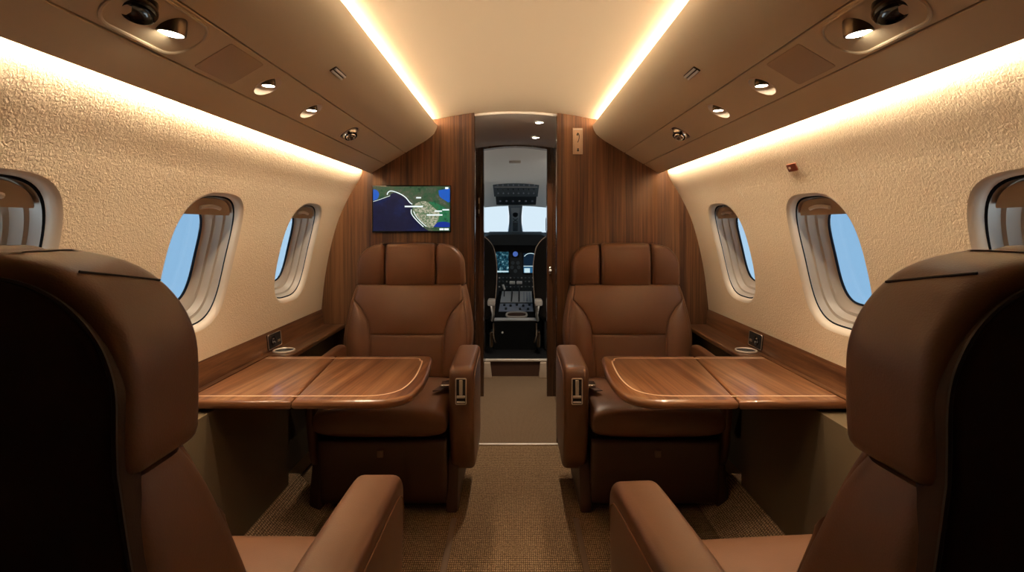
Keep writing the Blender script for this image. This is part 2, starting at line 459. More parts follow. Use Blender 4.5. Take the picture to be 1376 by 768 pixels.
# ------------------------------------------------------------------ windows
def make_window(s, i, yc, num, desc):
    secs = []; N = 96
    prof = [(0, -.0165), (.0015, -.011), (.006, -.005), (.013, -.001), (.022, .001)]
    prof2 = [(.024, .006), (.038, .009), (.046, .012), (.049, .020), (.062, .025), (.070, .030), (.073, .040), (.088, .050), (.094, .061)]
    def ring(d, off): return [wpt(s, yc + outline(2 * PI * k / N, off)[0], WZ + outline(2 * PI * k / N, off)[1], d) for k in range(N)]
    mb = MB(); mb.loft([ring(*q) for q in prof], cap=False)
    o = mb.build('window_%d' % num, M['reveal'], None, origin=wpt(s, yc, WZ - HH)); o['kind'] = 'structure'
    o['label'] = desc
    mb = MB(); mb.loft([ring(*q) for q in prof2], cap=False); mb.build('inner_frame', M['inner'], o)
    mb = MB(); mb.loft([ring(.022, .001), ring(.0235, .0065)], cap=False)
    g = mb.build('shadow_gap', M['gasket'], o)
    mb = MB(); mb.loft([ring(.094, .061), ring(.091, .063), ring(.096, .067)], cap=False); mb.build('gasket', M['gasket'], o)
    # pane
    mb = MB(); rr = ring(.095, .066); rr2 = ring(.099, .066); mb.loft([rr, rr2]); mb.build('pane', M['glass'], o, sharp=20)
    # outer frame blocking the gap behind
    mb = MB(); mb.loft([ring(.094, .061), ring(.101, .063)], cap=False); mb.build('outer_seal', M['gasket'], o)
    # shade rail parked at the top of the opening
    def shade_pts(v0, d):
        pts = []
        th0 = None
        for k in range(N + 1):
            th = PI * k / N; a, b = outline(th, .0135)
            if b >= v0: pts.append((a, b))
        a0 = pts[0][0]; a1 = pts[-1][0]
        pts = [(a0, v0)] + pts + [(a1, v0)]
        return [wpt(s, yc + a, WZ + b, d) for a, b in pts]
    mb = MB(); mb.loft([shade_pts(.150, .030), shade_pts(.150, .044)]); sh = mb.build('shade', M['shade'], o)
    mb = MB()
    hp = [wpt(s, yc + a, WZ + .172 + .006 * (1 - (a / .055) ** 2), .026) for a in [-.055 + .011 * k for k in range(11)]]
    mb.tube(hp, .0065, 8); mb.build('shade_handle', M['satin'], sh)
    return o
names = ['nearest the camera', 'in the middle', 'nearest the front bulkhead']
n = 1
for s, side in ((-1, 'left'), (1, 'right')):
    for i, yc in enumerate(WIN_Y):
        make_window(s, i, yc, n, 'cabin window in the %s wall, the one %s' % (side, names[i])); n += 1

# ------------------------------------------------------------------ overhead panels
SA = math.atan(.596); CA, SAN = math.cos(SA), math.sin(SA)
def op(s, q, y, d=0.):
    """point on the overhead slope: q up the slope from the outer lip, d into the cabin"""
    x = .798 - q * CA - d * SAN; z = 1.492 + q * SAN - d * CA
    return Vector((s * x, y, z))
def onorm(s): return Vector((-s * SAN, 0, -CA))
Q1, Q2, Q3 = .099, .2224, .355
OY0 = -.3
LY0 = .82
POD_Y, SPK_Y, LAMP_Y, GASP_Y = (.965), 1.21, (1.39, 1.686), 2.08
QM = (Q1 + Q2) / 2
for s, side in ((-1, 'left'), (1, 'right')):
    root = empty('overhead_console', (s * .65, OY0, 1.49), 'taupe slanted overhead console running along the %s side above the windows' % side, 'console', 'overhead consoles')
    def P2(q, d=0.): v = op(s, q, 0, d); return (v.x, v.z)
    pr = [(s * .800, 1.528), (s * .8025, 1.502), P2(0.002), P2(.006), P2(Q1 - .003), P2(Q1 - .0015, -.002)]
    pr2 = [P2(Q1 - .0015, -.012), P2(.02, -.012), (s * .790, 1.528)]
    extrude_y(pr + pr2, OY0, YB).build('lower_panel', M['soffit'], root, sharp=30)
    # service panel with holes
    mb = MB(); mb.loft([[op(s, q, y, d) for q, d in ((Q1 + .0015, -.002), (Q1 + .003, 0), (Q2 - .003, 0), (Q2 - .0015, -.002), (Q2 - .0015, -.010), (Q1 + .0015, -.010))] for y in (OY0, YB)])
    sp = mb.build('service_panel', M['soffit'], root, sharp=30)
    cut = []
    def cutter(outl):
        c = MB(); c.loft([[op(s, QM + b, a, .02) for a, b in outl], [op(s, QM + b, a, -.03) for a, b in outl]])
        o = c.build('cutter', M['void'], None, smooth=False, origin=(0, 0, 0)); cut.append(o)
    for y in LAMP_Y: cutter([(y + .0375 * math.cos(t), .0375 * math.sin(t)) for t in [2 * PI * k / 36 for k in range(36)]])
    cutter([(GASP_Y + a, b) for a, b in rrect(-.046, .046, -.04, .04, .03, 6)])
    cutter([(POD_Y + a, b) for a, b in rrect(-.112, .112, -.05, .05, .046, 9)])
    bool_cut(sp, cut)
    up = [P2(Q2 + .0015, -.002), P2(Q2 + .003), P2(Q3), (s * .468, 1.693), (s * .448, 1.711), (s * .436, 1.733), (s * .4305, 1.75), (s * .430, 1.758), (s * .433, 1.762), (s * .438, 1.762)]
    up2 = [(s * .443, 1.757), (s * .447, 1.738), (s * .456, 1.722), (s * .474, 1.706), (s * .50, 1.692), P2(Q2 + .0015, -.012)]
    extrude_y(up + up2, OY0, YB).build('upper_panel', M['soffit'], root, sharp=30)
    # dark backing closes the gaps between the three panels
    mb = MB(); mb.loft([[op(s, q, y, d) for q, d in ((.03, -.055), (Q3 - .02, -.055), (Q3 - .02, -.058), (.03, -.058))] for y in (OY0, YB)])
    mb.build('backing', M['void'], root)
    for qa in (Q1, Q2):
        mb = MB(); mb.loft([[op(s, q, y, d) for q, d in ((qa - .006, -.0125), (qa + .006, -.0125), (qa + .006, -.014), (qa - .006, -.014))] for y in (OY0, YB)])
        mb.build('seam_strip', M['void'], root)
    # seams between panel lengths
    # light strips
    mb = MB(); mb.box((s * .802 - .004, LY0, 1.531), (s * .802 + .004, YB - .05, 1.543))
    st = mb.build('light_strip', M['led_wall'])
    tag(st, 'warm light strip hidden in the cove, washing the %s wall above the windows' % side, 'light strip', 'cove light strips')
    mb = MB(); mb.box((s * .500 - .006, LY0, 1.763), (s * .500 + .006, YB - .02, 1.770))
    st = mb.build('light_strip', M['led_ceil'])
    tag(st, 'warm light strip hidden in the cove along the %s edge of the ceiling' % side, 'light strip', 'cove light strips')
    # holders for the strips (shelves carried by the panel)
    mb = MB(); mb.loft([[(x * s, y, z) for x, z in ((.44, 1.757), (.60, 1.757), (.60, 1.760), (.44, 1.760))] for y in (OY0, YB)])
    mb.build('cove_shelf', M['ceiling'], root)
    mb = MB(); mb.loft([[(x * s, y, z) for x, z in ((.778, 1.524), (.7795, 1.524), (.7795, 1.62), (.778, 1.62))] for y in (OY0, YB)])
    mb.build('cove_backing', M['ceiling'], root)

    # reading lights
    nrm = onorm(s)
    for k, y in enumerate(LAMP_Y):
        c = op(s, QM, y)
        rt = empty('reading_light', c, 'round recessed reading light on the %s overhead panel, %s' % (side, ('just ahead of the square speaker grille', 'second one past the speaker grille')[k]), 'light', 'overhead reading lights')
        mb = MB(); mb.lathe([(.0400, .0005), (.0395, .002), (.0375, .0025), (.0365, .000), (.034, -.010), (.028, -.020), (.018, -.027), (.001, -.029)], c, nrm, 32, cap=False)
        mb.build('bowl', M['bowl'], rt)
        e = c - nrm * .008 + Vector((s * -.006, 0, .002))
        mb = MB(); mb.lathe([(.0001, .016), (.013, .016), (.0165, .010), (.0175, .0), (.0175, -.008), (.0165, -.0095), (.0150, -.009)], e, (0, 0, 1), 28, cap=False)
        ey = mb.build('lamp_barrel', M['bronze'], rt)
        mb = MB(); mb.lathe([(.0001, -.0085), (.0152, -.0085)], e, (0, 0, 1), 28, cap=False); mb.build('lens', M['lens'], rt)
        L = bpy.data.lights.new('reading_lamp', 'SPOT'); L.energy = 16; L.color = (1, .80, .56); L.spot_size = R(75); L.spot_blend = .8; L.shadow_soft_size = .015
        lo = bpy.data.objects.new('reading_lamp', L); COL.objects.link(lo); lo.location = e + Vector((0, 0, -.014)); lo.rotation_euler = (0, 0, 0)
    # gasper
    c = op(s, QM, GASP_Y)
    rt = empty('air_nozzle', c, 'chrome eyeball air nozzle on the %s overhead panel, nearest the bulkhead' % side, 'air nozzle', 'overhead air nozzles')
    secs = []
    for ins, d in ((-.003, .0005), (-.002, .0025), (.0015, .0025), (.004, -.004), (.008, -.012), (.02, -.018), (.034, -.020)):
        secs.append([op(s, QM + b, GASP_Y + a, d) for a, b in rrect(-.046 + ins, .046 - ins, -.04 + ins, .04 - ins, max(.031 - ins, .004), 6)])
    mb = MB(); mb.loft(secs[:4], cap=False); mb.build('bezel', M['bowl'], rt)
    mb = MB(); mb.loft(secs[3:], cap=True); mb.build('socket', M['bronze'], rt)
    ec = c - nrm * .002 + Vector((0, -.004, 0))
    mb = MB(); mb.lathe([(.0001, -.026)] + [(.031 * math.cos(t), .031 * math.sin(t)) for t in [R(-80 + 10 * k) for k in range(14)]] + [(.018, .028), (.016, .022), (.010, .020), (.0001, .020)], ec, (nrm + Vector((0, -.35, -.2))).normalized(), 28, cap=False)
    mb.build('nozzle', M['chrome'], rt)
    ax = (nrm + Vector((0, -.35, -.2))).normalized()
    mb = MB(); mb.lathe([(.023, .020), (.025, .0205), (.025, .024), (.022, .0245), (.019, .023)], ec, ax, 28, cap=False); mb.build('nozzle_ring', M['black_gloss'], rt)
    mb = MB(); mb.lathe([(.0001, .030), (.007, .0295), (.008, .024)], ec, ax, 16, cap=False); mb.build('nozzle_core', M['chrome'], rt)
    # big twin pod: lamp + dark nozzle
    c = op(s, QM, POD_Y)
    rt = empty('twin_light_pod', c, 'large oval pod with lit lamp and dark nozzle on the %s overhead panel' % side, 'light', 'overhead twin pods')
    secs = []
    for ins, d in ((-.004, .0005), (-.0035, .003), (-.001, .0042), (.002, .003), (.005, -.004), (.010, -.016), (.020, -.026), (.034, -.031), (.046, -.032)):
        secs.append([op(s, QM + b, POD_Y + a, d) for a, b in rrect(-.112 + ins, .112 - ins, -.05 + ins, .05 - ins, max(.047 - ins, .003), 9)])
    mb = MB(); mb.loft(secs, cap=True); mb.build('tray', M['soffit'], rt)
    e = op(s, QM + .006, POD_Y + .026, .002)
    mb = MB(); mb.lathe([(.0001, .03), (.022, .03), (.025, .024), (.026, .0), (.0255, -.010), (.024, -.011), (.0215, -.0105)], e, (-s * .10, 0, 1), 32, cap=False); mb.build('lamp_barrel', M['bronze'], rt)
    mb = MB(); mb.lathe([(.0001, -.010), (.0217, -.010)], e, (-s * .10, 0, 1), 32, cap=False); mb.build('lens', M['lens'], rt)
    mb = MB(); mb.lathe([(.031, -.001), (.031, .003), (.028, .004), (.027, .001)], op(s, QM + .008, POD_Y + .026, -.024), nrm, 32, cap=False); mb.build('lamp_collar', M['bronze'], rt)
    L = bpy.data.lights.new('pod_lamp', 'SPOT'); L.energy = 18; L.color = (1, .80, .56); L.spot_size = R(80); L.spot_blend = .8; L.shadow_soft_size = .02
    lo = bpy.data.objects.new('pod_lamp', L); COL.objects.link(lo); lo.location = e + Vector((0, 0, -.016))
    e = op(s, QM + .006, POD_Y - .062, .004)
    mb = MB(); mb.lathe([(.0001, .03), (.022, .03), (.027, .02), (.028, .0), (.027, -.008), (.024, -.010), (.021, -.006), (.012, -.002), (.0001, -.001)], e, (s * .10, .40, 1), 32, cap=False); mb.build('nozzle', M['black_gloss'], rt)
    mb = MB(); mb.lathe([(.0275, -.002), (.0295, -.001), (.0295, .004), (.0275, .005)], e, (s * .10, .40, 1), 32, cap=False); mb.build('nozzle_ring', M['bronze'], rt)
    # speaker grille patch
    mb = MB(); mb.loft([[op(s, QM + b, SPK_Y + a, d) for a, b in rrect(-.074 + i_, .074 - i_, -.048 + i_, .048 - i_, .006, 3)] for i_, d in ((0, .0002), (0, .0012), (.0015, .002))])
    tag(mb.build('speaker_grille', M['soffit_dark']), 'flush square speaker grille on the %s overhead panel between pod and lamps' % side, 'speaker grille', 'overhead speaker grilles')
    # latch
    rt = empty('coat_hook', op(s, .318, 1.545), 'small ribbed metal fold-down hook on the %s overhead panel' % side, 'hook', 'overhead hooks')
    mb = MB(); mb.loft([[op(s, .318 + b, 1.545 + a, d) for a, b in rrect(-.046 + i_, .046 - i_, -.0115 + i_, .0115 - i_, .003, 3)] for i_, d in ((0, 0), (0, .002), (.001, .003))]); mb.build('plate', M['bronze'], rt)
    for q in (-.006, .0055):
        mb = MB(); mb.tube([op(s, .318 + q, 1.545 + a, .004) for a in (-.042, 0, .042)], .0036, 8); mb.build('bar', M['white'], rt)

# ------------------------------------------------------------------ side ledges
ZL = .66
for s, side in ((-1, 'left'), (1, 'right')):
    root = empty('side_ledge', (s * 1.0, .2, 0), 'walnut side ledge with fabric side panel under the %s windows' % side, 'ledge', 'side ledges')
    pr = [(s * .94, ZL - .004), (s * .944, ZL), (s * 1.058, ZL), (s * 1.058, ZL - .022), (s * .944, ZL - .022), (s * .94, ZL - .018)]
    lt = extrude_y(pr, 2.178, YB - .001)
    for q in (extrude_y(pr, .2, 1.1), extrude_y([(s * 1.034, ZL), (s * 1.058, ZL), (s * 1.058, ZL - .022), (s * 1.034, ZL - .022)], 1.1, 2.178)): lt.add(q.v, q.f)
    b_ = [(s * .952, ZL - .0475), (s * 1.058, ZL - .0475), (s * 1.058, ZL - .040), (s * .952, ZL - .040)]
    cap_ = extrude_y(b_, 1.1, 2.178)
    lt.build('ledge_top', M['wood_y'], root, sharp=25)
    pr = [(s * 1.056, ZL), (s * 1.064, ZL + .075), (s * (wx(.745) - .001), ZL + .083), (s * (wx(.68)), ZL)]
    extrude_y(pr, .2, YB - .001).build('back_panel', M['wood_y'], root, sharp=25)
    pr = [(s * .952, .112), (s * .952, ZL - .047), (s * .966, ZL - .047), (s * .966, .112)]
    sp_a = extrude_y(pr, .2, 2.19); sp_a.add(cap_.v, cap_.f); sp_a.build('side_panel', M['fabric'], root)
    mb = MB(); mb.box((s * 1.0, 2.192, .112), (s * 1.012, YB - .002, ZL - .024)); mb.build('side_panel', M['fabric'], root)  # added dark sheet that darkens the lower wall beside the far seat
    mb = MB(); mb.box((s * .966, 2.17, .112), (s * 1.06, 2.19, ZL - .022)); mb.build('end_panel', M['leather_shaded'], root)
    # outlet
    rt = empty('power_outlet', (s * 1.06, 2.29, ZL + .012), 'black power outlet with chrome rim on the %s ledge back panel' % side, 'outlet', 'power outlets')
    def bp(y, z, d): # on sloping back panel
        return (s * (1.056 + (z) / .075 * .008 - d), y, ZL + z)
    mb = MB(); mb.loft([[bp(2.29 + a, .041 + b, d) for a, b in rrect(-.062 + i_, .062 - i_, -.032 + i_, .032 - i_, .006, 3)] for i_, d in ((0, 0), (0, .004), (.002, .005))]); mb.build('faceplate', M['black'], rt)
    mb = MB(); mb.tube([bp(2.29 + a, .041 + b, .005) for a, b in rrect(-.061, .061, -.031, .031, .006, 3)], .0016, 6, closed=True); mb.build('rim', M['steel'], rt)
    mb = MB(); mb.lathe([(.021, .004), (.021, .0075), (.018, .008), (.017, .006), (.0001, .006)], bp(2.275, .041, 0), (-s, 0, .1), 20, cap=False); mb.build('socket', M['black_gloss'], rt)
    mb = MB()
    for da, db in ((0, .008), (-.008, -.006), (.008, -.006)): mb.lathe([(.0001, .009), (.0028, .009), (.0028, .006)], bp(2.275 + da, .041 + db, 0), (-s, 0, .1), 8, cap=False)
    mb.build('socket_pin', M['steel'], rt)
    mb = MB(); mb.box(Vector(bp(2.325, .033, .007)) - Vector((.002, .010, .005)), Vector(bp(2.325, .033, .007)) + Vector((.002, .010, .005)), .001); mb.build('usb_port', M['steel'], rt)
    # cup holder
    c = Vector((s * 1.0, 2.255, ZL))
    rt = empty('cup_holder', c, 'round chrome-rimmed cup holder set into the %s ledge behind the table' % side, 'cup holder', 'cup holders')
    mb = MB(); mb.lathe([(.039, .0), (.044, .0), (.046, .003), (.045, .007), (.042, .008), (.040, .006), (.039, .0)], c, (0, 0, 1), 36, cap=False); mb.build('rim', M['satin'], rt)
    mb = MB(); mb.lathe([(.040, .005), (.039, .0008), (.0001, .0008)], c, (0, 0, 1), 36, cap=False); mb.build('cup_well', M['black'], rt)

# ------------------------------------------------------------------ tables
def make_table(s, xe, mat, side):
    y0, y1 = 1.612, 2.172; th = .031; ZT = ZL + .002
    root = empty('folding_table', (s * .93, 1.87, ZL - .05), 'walnut folding table with light inlay line, extended on the %s side of the aisle' % side, 'table', 'folding tables')
    ang = .012
    # outline in (x,y) with x inboard positive distance from centre (abs)
    def edge(off):
        a = xe + off; ya, yb = y0 + off, y1 - off; r1 = .10; r2 = .035
        pts = []
        c = [(a + .012, yb), ]
        p = [(.70, ya), (a + .125, ya), (a + .075, ya + .009), (a + .035, ya + .038), (a + .012, ya + .085), (a, ya + .18), (a + .002, ya + .30), (a + .012, ya + .42), (a + .022, yb - .04), (a + .030, yb - .012), (a + .048, yb), (.70, yb)]
        pts = [p[0]] + [tuple(v) for v in spline([Vector((q[0], q[1], 0)) for q in p[1:-1]], 6)] + [p[-1]]
        return [(q[0], q[1]) for q in pts]
    xs0, xs1 = .693, .748   # fold line
    def fold_x(y): return xs0 + (xs1 - xs0) * (y - y0) / (y1 - y0)
    out = edge(0)[1:-1]
    leaf = [(fold_x(y0) - .0012, y0)] + out + [(fold_x(y1) - .0012, y1)]
    fn = lambda a, b, d: (s * a, b, d)
    mb = MB(); mb.prism(leaf, ZT - th, ZT, fn, bev=.014, seg=5)
    def edged(o):
        o.data.materials.append(M['wood_edge'])
        for p in o.data.polygons:
            if abs(p.normal.z) < .93: p.material_index = 1
    edged(mb.build('fold_leaf', mat, root, sharp=50))
    fx = [(fold_x(y0) + .0012, y0), (1.032, y0), (1.032, y1), (fold_x(y1) + .0012, y1)]
    mb = MB(); mb.prism(fx, ZT - th, ZT, fn, bev=.012, seg=4); edged(mb.build('fixed_leaf', mat, root, sharp=50))
    # inlay line
    ins = edge(.042)
    path = [(1.02, ins[0][1])] + ins + [(1.02, ins[-1][1])]
    mb = MB(); w = .0026; secs = []
    for i, p in enumerate(path):
        a = Vector(path[max(i - 1, 0)][:2]); b = Vector(path[min(i + 1, len(path) - 1)][:2]); t = (b - a).normalized(); nn = Vector((-t.y, t.x))
        q = Vector(p[:2]); l, r = q - nn * w, q + nn * w
        secs.append([(s * l.x, l.y, ZT - .0015), (s * r.x, r.y, ZT - .0015), (s * r.x, r.y, ZT + .0006), (s * l.x, l.y, ZT + .0006)])
    mb.loft(secs); mb.build('inlay', M['inlay'], root)
    # supports under the table
    for y in (y0 + .12, y1 - .12):
        mb = MB(); mb.box((s * .50, y - .02, ZT - th - .022), (s * .945, y + .02, ZT - th - .0005), .004); mb.build('slide_arm', M['black'], root)
    return root
make_table(-1, .316, M['wood_tl'], 'left'); make_table(1, .333, M['wood_tr'], 'right')

# ------------------------------------------------------------------ cabin seats
def make_seat(name, loc, rz, inb, lift, hb, ht, label, group):
    """local frame: the sitter faces -y; inb=+1/-1 side of the aisle armrest"""
    root = empty(name, loc, label, 'seat', group, rz, local=True)
    L = lift
    def yf(z): return smooth_tab([(.40, .185), (.45, .19), (.60, .222), (.729, .252), (.783, .268), (.894, .306), (.93, .322)], z)
    def wb(z): return smooth_tab([(.40, .300), (.50, .318), (.62, .332), (.70, .328), (.80, .312), (.93, .286)], z)
    zb, zt = .888 + hb, 1.108 + ht
    YR = .440
    def head_w(z):
        w = .286 - .010 * (z - zb) / (zt - zb); Rr = .115
        if z > zt - Rr: w = w - Rr + math.sqrt(max(0, Rr * Rr - (z - zt + Rr) ** 2))
        return w
    def block(xl, xr, z0, z1, fy, ry, r, rc, nz=22):
        secs = []
        rb = .013
        lv = [(z0 + rb - rb * math.cos(R(a)), rb - rb * math.sin(R(a))) for a in (0, 22, 45, 68, 90)]
        lv += [(z0 + rb + (z1 - z0 - r - rb) * k / nz, 0) for k in range(1, nz)]
        lv += [(z1 - r + r * math.sin(R(a)), r - r * math.cos(R(a))) for a in (0, 15, 30, 45, 60, 75, 90)]
        for z, i_ in lv:
            a, b = xl(z) + i_, xr(z) - i_
            secs.append([(x, y, z + L) for x, y in rrect(a, b, fy(z) + i_, ry(z) - i_, max(rc - i_ * .6, .006), 5)])
        m = MB(); m.loft(secs); return m
    hf = lambda z: .322 - .02 * max(0, 1 - ((z - zb - .09) / .10) ** 2) * .6
    hr = lambda z: YR - .004
    block(lambda z: -.1315, lambda z: .1315, zb - .004, zt + .004, lambda z: hf(z) - .007, lambda z: YR - .03, .026, .020).build('headrest', M['leather'], root, sharp=60)
    for s in (-1, 1):
        if s > 0: m = block(lambda z: .1335, lambda z: max(head_w(z), .15), zb, zt, hf, hr, .026, .024)
        else: m = block(lambda z: -max(head_w(z), .15), lambda z: -.1335, zb, zt, hf, hr, .026, .024)
        wg = m.build('headrest_wing', M['leather'], root, sharp=60)
        zz = zt - .034
        mb = MB(); mb.tube([(s * (head_w(zz + .004 * k) + .0006), .335 + .02 * k, zz + .004 * k + L) for k in range(5)], .0013, 5); mb.build('stitching', M['piping'], wg)
    # core joining the headrest to the back, also filling seams
    mb = MB(); mb.box((-.22, .345, zb - .03 + L), (.22, .41, zt - .05 + L), .02); mb.build('headrest_core', M['piping'], root)
    # back body
    rows = []
    for k in range(30):
        z = .40 + (zb - .002 - .40) * k / 29
        ins = 0
        if k >= 26: ins = .006 * (1 - math.cos(R(90 * (k - 25.5) / 3.5)))
        rows.append([(x, y, z + L) for x, y in rrect(-wb(z) + .004 + ins * .4, wb(z) - .004 - ins * .4, yf(z) + .008 + ins, YR - .002, .034, 6)])
    mb = MB(); mb.loft(rows); mb.build('back_body', M['leather'], root, sharp=60)
    # front pads
    def place(a, b, d): return Vector((a, yf(b) + .013 - d * .94, b + L - d * .25))
    def seam_in(z): # inner edge of a bolster at height z
        return smooth_tab([(.42, .182), (.55, .184), (.66, .190), (.72, .205), (.77, .235), (.805, .268), (.83, .297)], z)
    # chest panel: between headrest bottom and lumbar
    def chest(u, v):
        zt_, zb_ = zb + .006, .650
        z = zb_ + (zt_ - zb_) * (v + 1) / 2
        z -= .0 if v < 0 else .0
        w = min(seam_in(z), wb(z) - .024)
        return (u * w, z)
    mb = MB(); mb.pad(chest, place, .027, .02, 6., 26, 30, .45); mb.build('chest_pad', M['leather'], root, sharp=80)
    def lumbar(u, v):
        z = .43 + (.648 - .43) * (v + 1) / 2; return (u * (seam_in(z) - .001), z)
    mb = MB(); mb.pad(lumbar, place, .012, .02, 7., 20, 16, .3); mb.build('lumbar_pad', M['leather'], root, sharp=80)
    for s in (-1, 1):
        def bol(u, v):
            z = .42 + (.838 - .42) * (v + 1) / 2
            a = min(seam_in(z), wb(z) - .024) + .002; b = wb(z) - .022
            return (s * (a + (b - a) * (u + 1) / 2), z)
        mb = MB(); mb.pad(bol, lambda a, b, d: Vector((a, yf(b) + .014 - d * .96, b + L)), .033, .02, 2.4, 18, 28, .3); mb.build('bolster', M['leather'], root, sharp=80)
    # dark back shell + piping
    secs = []
    zs2 = zt - .022
    zlist = [.16 + (zs2 - .115 - .16) * k / 30 for k in range(31)] + [zs2 - .115 + .115 * math.sin(R(4.4 * k)) for k in range(1, 21)]
    def sh_w(z):
        return .284 - .115 + math.sqrt(max(0, .115 ** 2 - max(0, z - zs2 + .115) ** 2))
    def shell_w(z):
        w = (wb(z) - .003) if z < zb else sh_w(z)
        if zb - .06 < z < zb + .02:
            t = (z - zb + .06) / .08; w = (wb(zb - .06) - .003) * (1 - t) + sh_w(zb + .02) * t
        if z < .40: w = .29
        return max(w, .16)
    for z in zlist:
        w = shell_w(z) - .007; secs.append([(x, y, z + L) for x, y in rrect(-w, w, YR - .035, YR + .005, .010, 4)])
    mb = MB(); mb.loft(secs); sh = mb.build('back_shell', M['leather_shell'], root, sharp=50)
    path = [(shell_w(z) - .0065, YR + .0015, z + L) for z in zlist[6:]]
    top = path[-1]
    pl = path + [(top[0] * k / 6, YR + .0015, top[2] + .004 * (1 - (k / 6) ** 2)) for k in (5, 4, 3, 2, 1, 0)]
    pl = pl + [(-a, b, c) for a, b, c in pl[:-1][::-1]]
    mb = MB(); mb.tube(pl, .0024, 6); mb.build('piping', M['piping'], sh)
    # seat cushion
    def cush(u, v): return (u * (.272 - .012 * max(0, v)), -.045 + .262 * v)
    mb = MB(); mb.pad(cush, lambda a, b, d: Vector((a, b, .398 + L + d - .012 * max(0, b) / .2)), .080, .082, 5., 26, 26, .12); mb.build('seat_cushion', M['leather'], root, sharp=80)
    # leg rest
    mb = MB(); mb.pad(lambda u, v: (u * .268, .175 + .14 * v), lambda a, b, d: Vector((a, -.252 - d + (.315 - b) * .16, b + L)), .036, .04, 8., 22, 20, .15); mb.build('leg_rest', M['leather_shaded'], root, sharp=80)
    mb = MB(); mb.box((-.013, -.292, .255 + L), (.013, -.282, .285 + L), .003); mb.build('pull_tab', M['track'], root)
    # base
    mb = MB()
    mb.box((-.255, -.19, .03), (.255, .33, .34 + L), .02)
    mb.build('base', M['leather_shaded'], root)
    for s in (-1, 1):
        pr = [(-.235, 0), (-.245, .03), (-.225, .12), (-.19, .24), (.22, .24), (.27, .12), (.285, .0)]
        mb = MB(); mb.prism(pr, s * .262, s * .312, lambda a, b, d: (d, a, b), bev=.012, seg=3); mb.build('base_skirt', M['leather_shaded'], root)
    # armrests
    for s in (-1, 1):
        x0, x1 = .278, (.382 if s == inb else .318)
        pr = [(-.272, .47), (-.276, .56), (-.268, .595), (-.250, .612), (-.21, .620), (-.05, .626), (.06, .628), (.125, .622), (.155, .60), (.165, .50), (.165, .32), (.16, .20), (.12, .155), (-.14, .155), (-.20, .18), (-.235, .25), (-.258, .36)]
        pp = [(q.x, q.y) for q in spline([Vector((a, b, 0)) for a, b in pr], 4, closed=True)]
        mb = MB(); mb.prism([(a, b + L) for a, b in pp], s * x0, s * x1, lambda a, b, d: (d, a, b), bev=min(.022, (x1 - x0) * .42), seg=5)
        ar = mb.build('armrest', M['leather'], root, sharp=60)
        # stitch seam below the top pad on the outer side
        so = [(s * (x1 + .0006), y, z + L) for y, z in ((-.262, .50), (-.255, .545), (-.235, .572), (-.19, .584), (0, .592), (.12, .590))]
        mb = MB(); mb.tube(spline(so, 5), .0016, 5); mb.build('stitching', M['stitch'], ar)
        if s == inb:
            xc = s * (x0 + x1) / 2
            mb = MB(); mb.box((xc - .021, -.281, .470 + L), (xc + .021, -.268, .575 + L), .003); lp = mb.build('latch_plate', M['black'], ar)
            mb = MB(); mb.tube([(xc + a, -.281, .5225 + b + L) for a, b in rrect(-.021, .021, -.0525, .0525, .004, 3)], .0026, 6, closed=True); mb.build('latch_frame', M['satin'], ar)
            mb = MB(); mb.box((xc - .007, -.2865, .508 + L), (xc + .007, -.280, .570 + L), .002); mb.box((xc - .017, -.287, .496 + L), (xc + .017, -.279, .506 + L), .002); mb.box((xc - .017, -.287, .476 + L), (xc + .017, -.279, .482 + L), .002); mb.build('latch_lever', M['satin'], ar)
    # belt and buckle beside the aisle armrest
    s = inb
    bp_ = [(s * .262, .12, .45 + L), (s * .256, .02, .478 + L), (s * .240, -.08, .484 + L), (s * .215, -.15, .482 + L)]
    secs = []
    for p in spline(bp_, 5): secs.append([(p.x - .022, p.y, p.z - .001), (p.x + .012, p.y, p.z + .001), (p.x + .012, p.y, p.z + .004), (p.x - .022, p.y, p.z + .003)])
    mb = MB(); mb.loft(secs); mb.build('seat_belt', M['leather_shaded'], root)
    mb = MB(); mb.box((s * .245 - .024, -.115, .482 + L), (s * .245 + .020, -.055, .500 + L), .006); mb.build('belt_buckle', M['chrome'], root)
    return root
make_seat('cabin_seat', (-.552, 2.42, 0), 0, 1, 0, 0, 0, 'brown leather seat below the wall screen, facing back beside the left table', 'cabin seats')
make_seat('cabin_seat', (.585, 2.42, 0), 0, -1, 0, 0, 0, 'brown leather seat below the ivory placard, facing back beside the right table', 'cabin seats')
make_seat('cabin_seat', (-.63, .90, 0), PI, -1, .04, .040, .028, 'brown leather seat seen from behind with dark back shell, left of aisle in foreground', 'cabin seats')
make_seat('cabin_seat', (.606, .90, 0), PI + R(4.6), 1, .04, .040, .028, 'brown leather seat seen from behind with dark back shell, right of aisle in foreground', 'cabin seats')

# seat tracks and threshold
for s, side in ((-1, 'left'), (1, 'right')):
    x = s * .25
    mb = MB(); mb.box((x - .011, -.2, 0), (x + .011, 2.14, .004), .0015); mb.build
    o = mb.build('seat_track', M['track']); tag(o, 'brown floor track running along the %s edge of the aisle' % side, 'floor track', 'floor tracks')
mb = MB(); mb.box((-.30, 2.857, 0), (.30, 2.876, .006), .002)
tag(mb.build('threshold_strip', M['satin']), 'thin metal strip across the aisle carpet at the front bulkhead', 'strip')

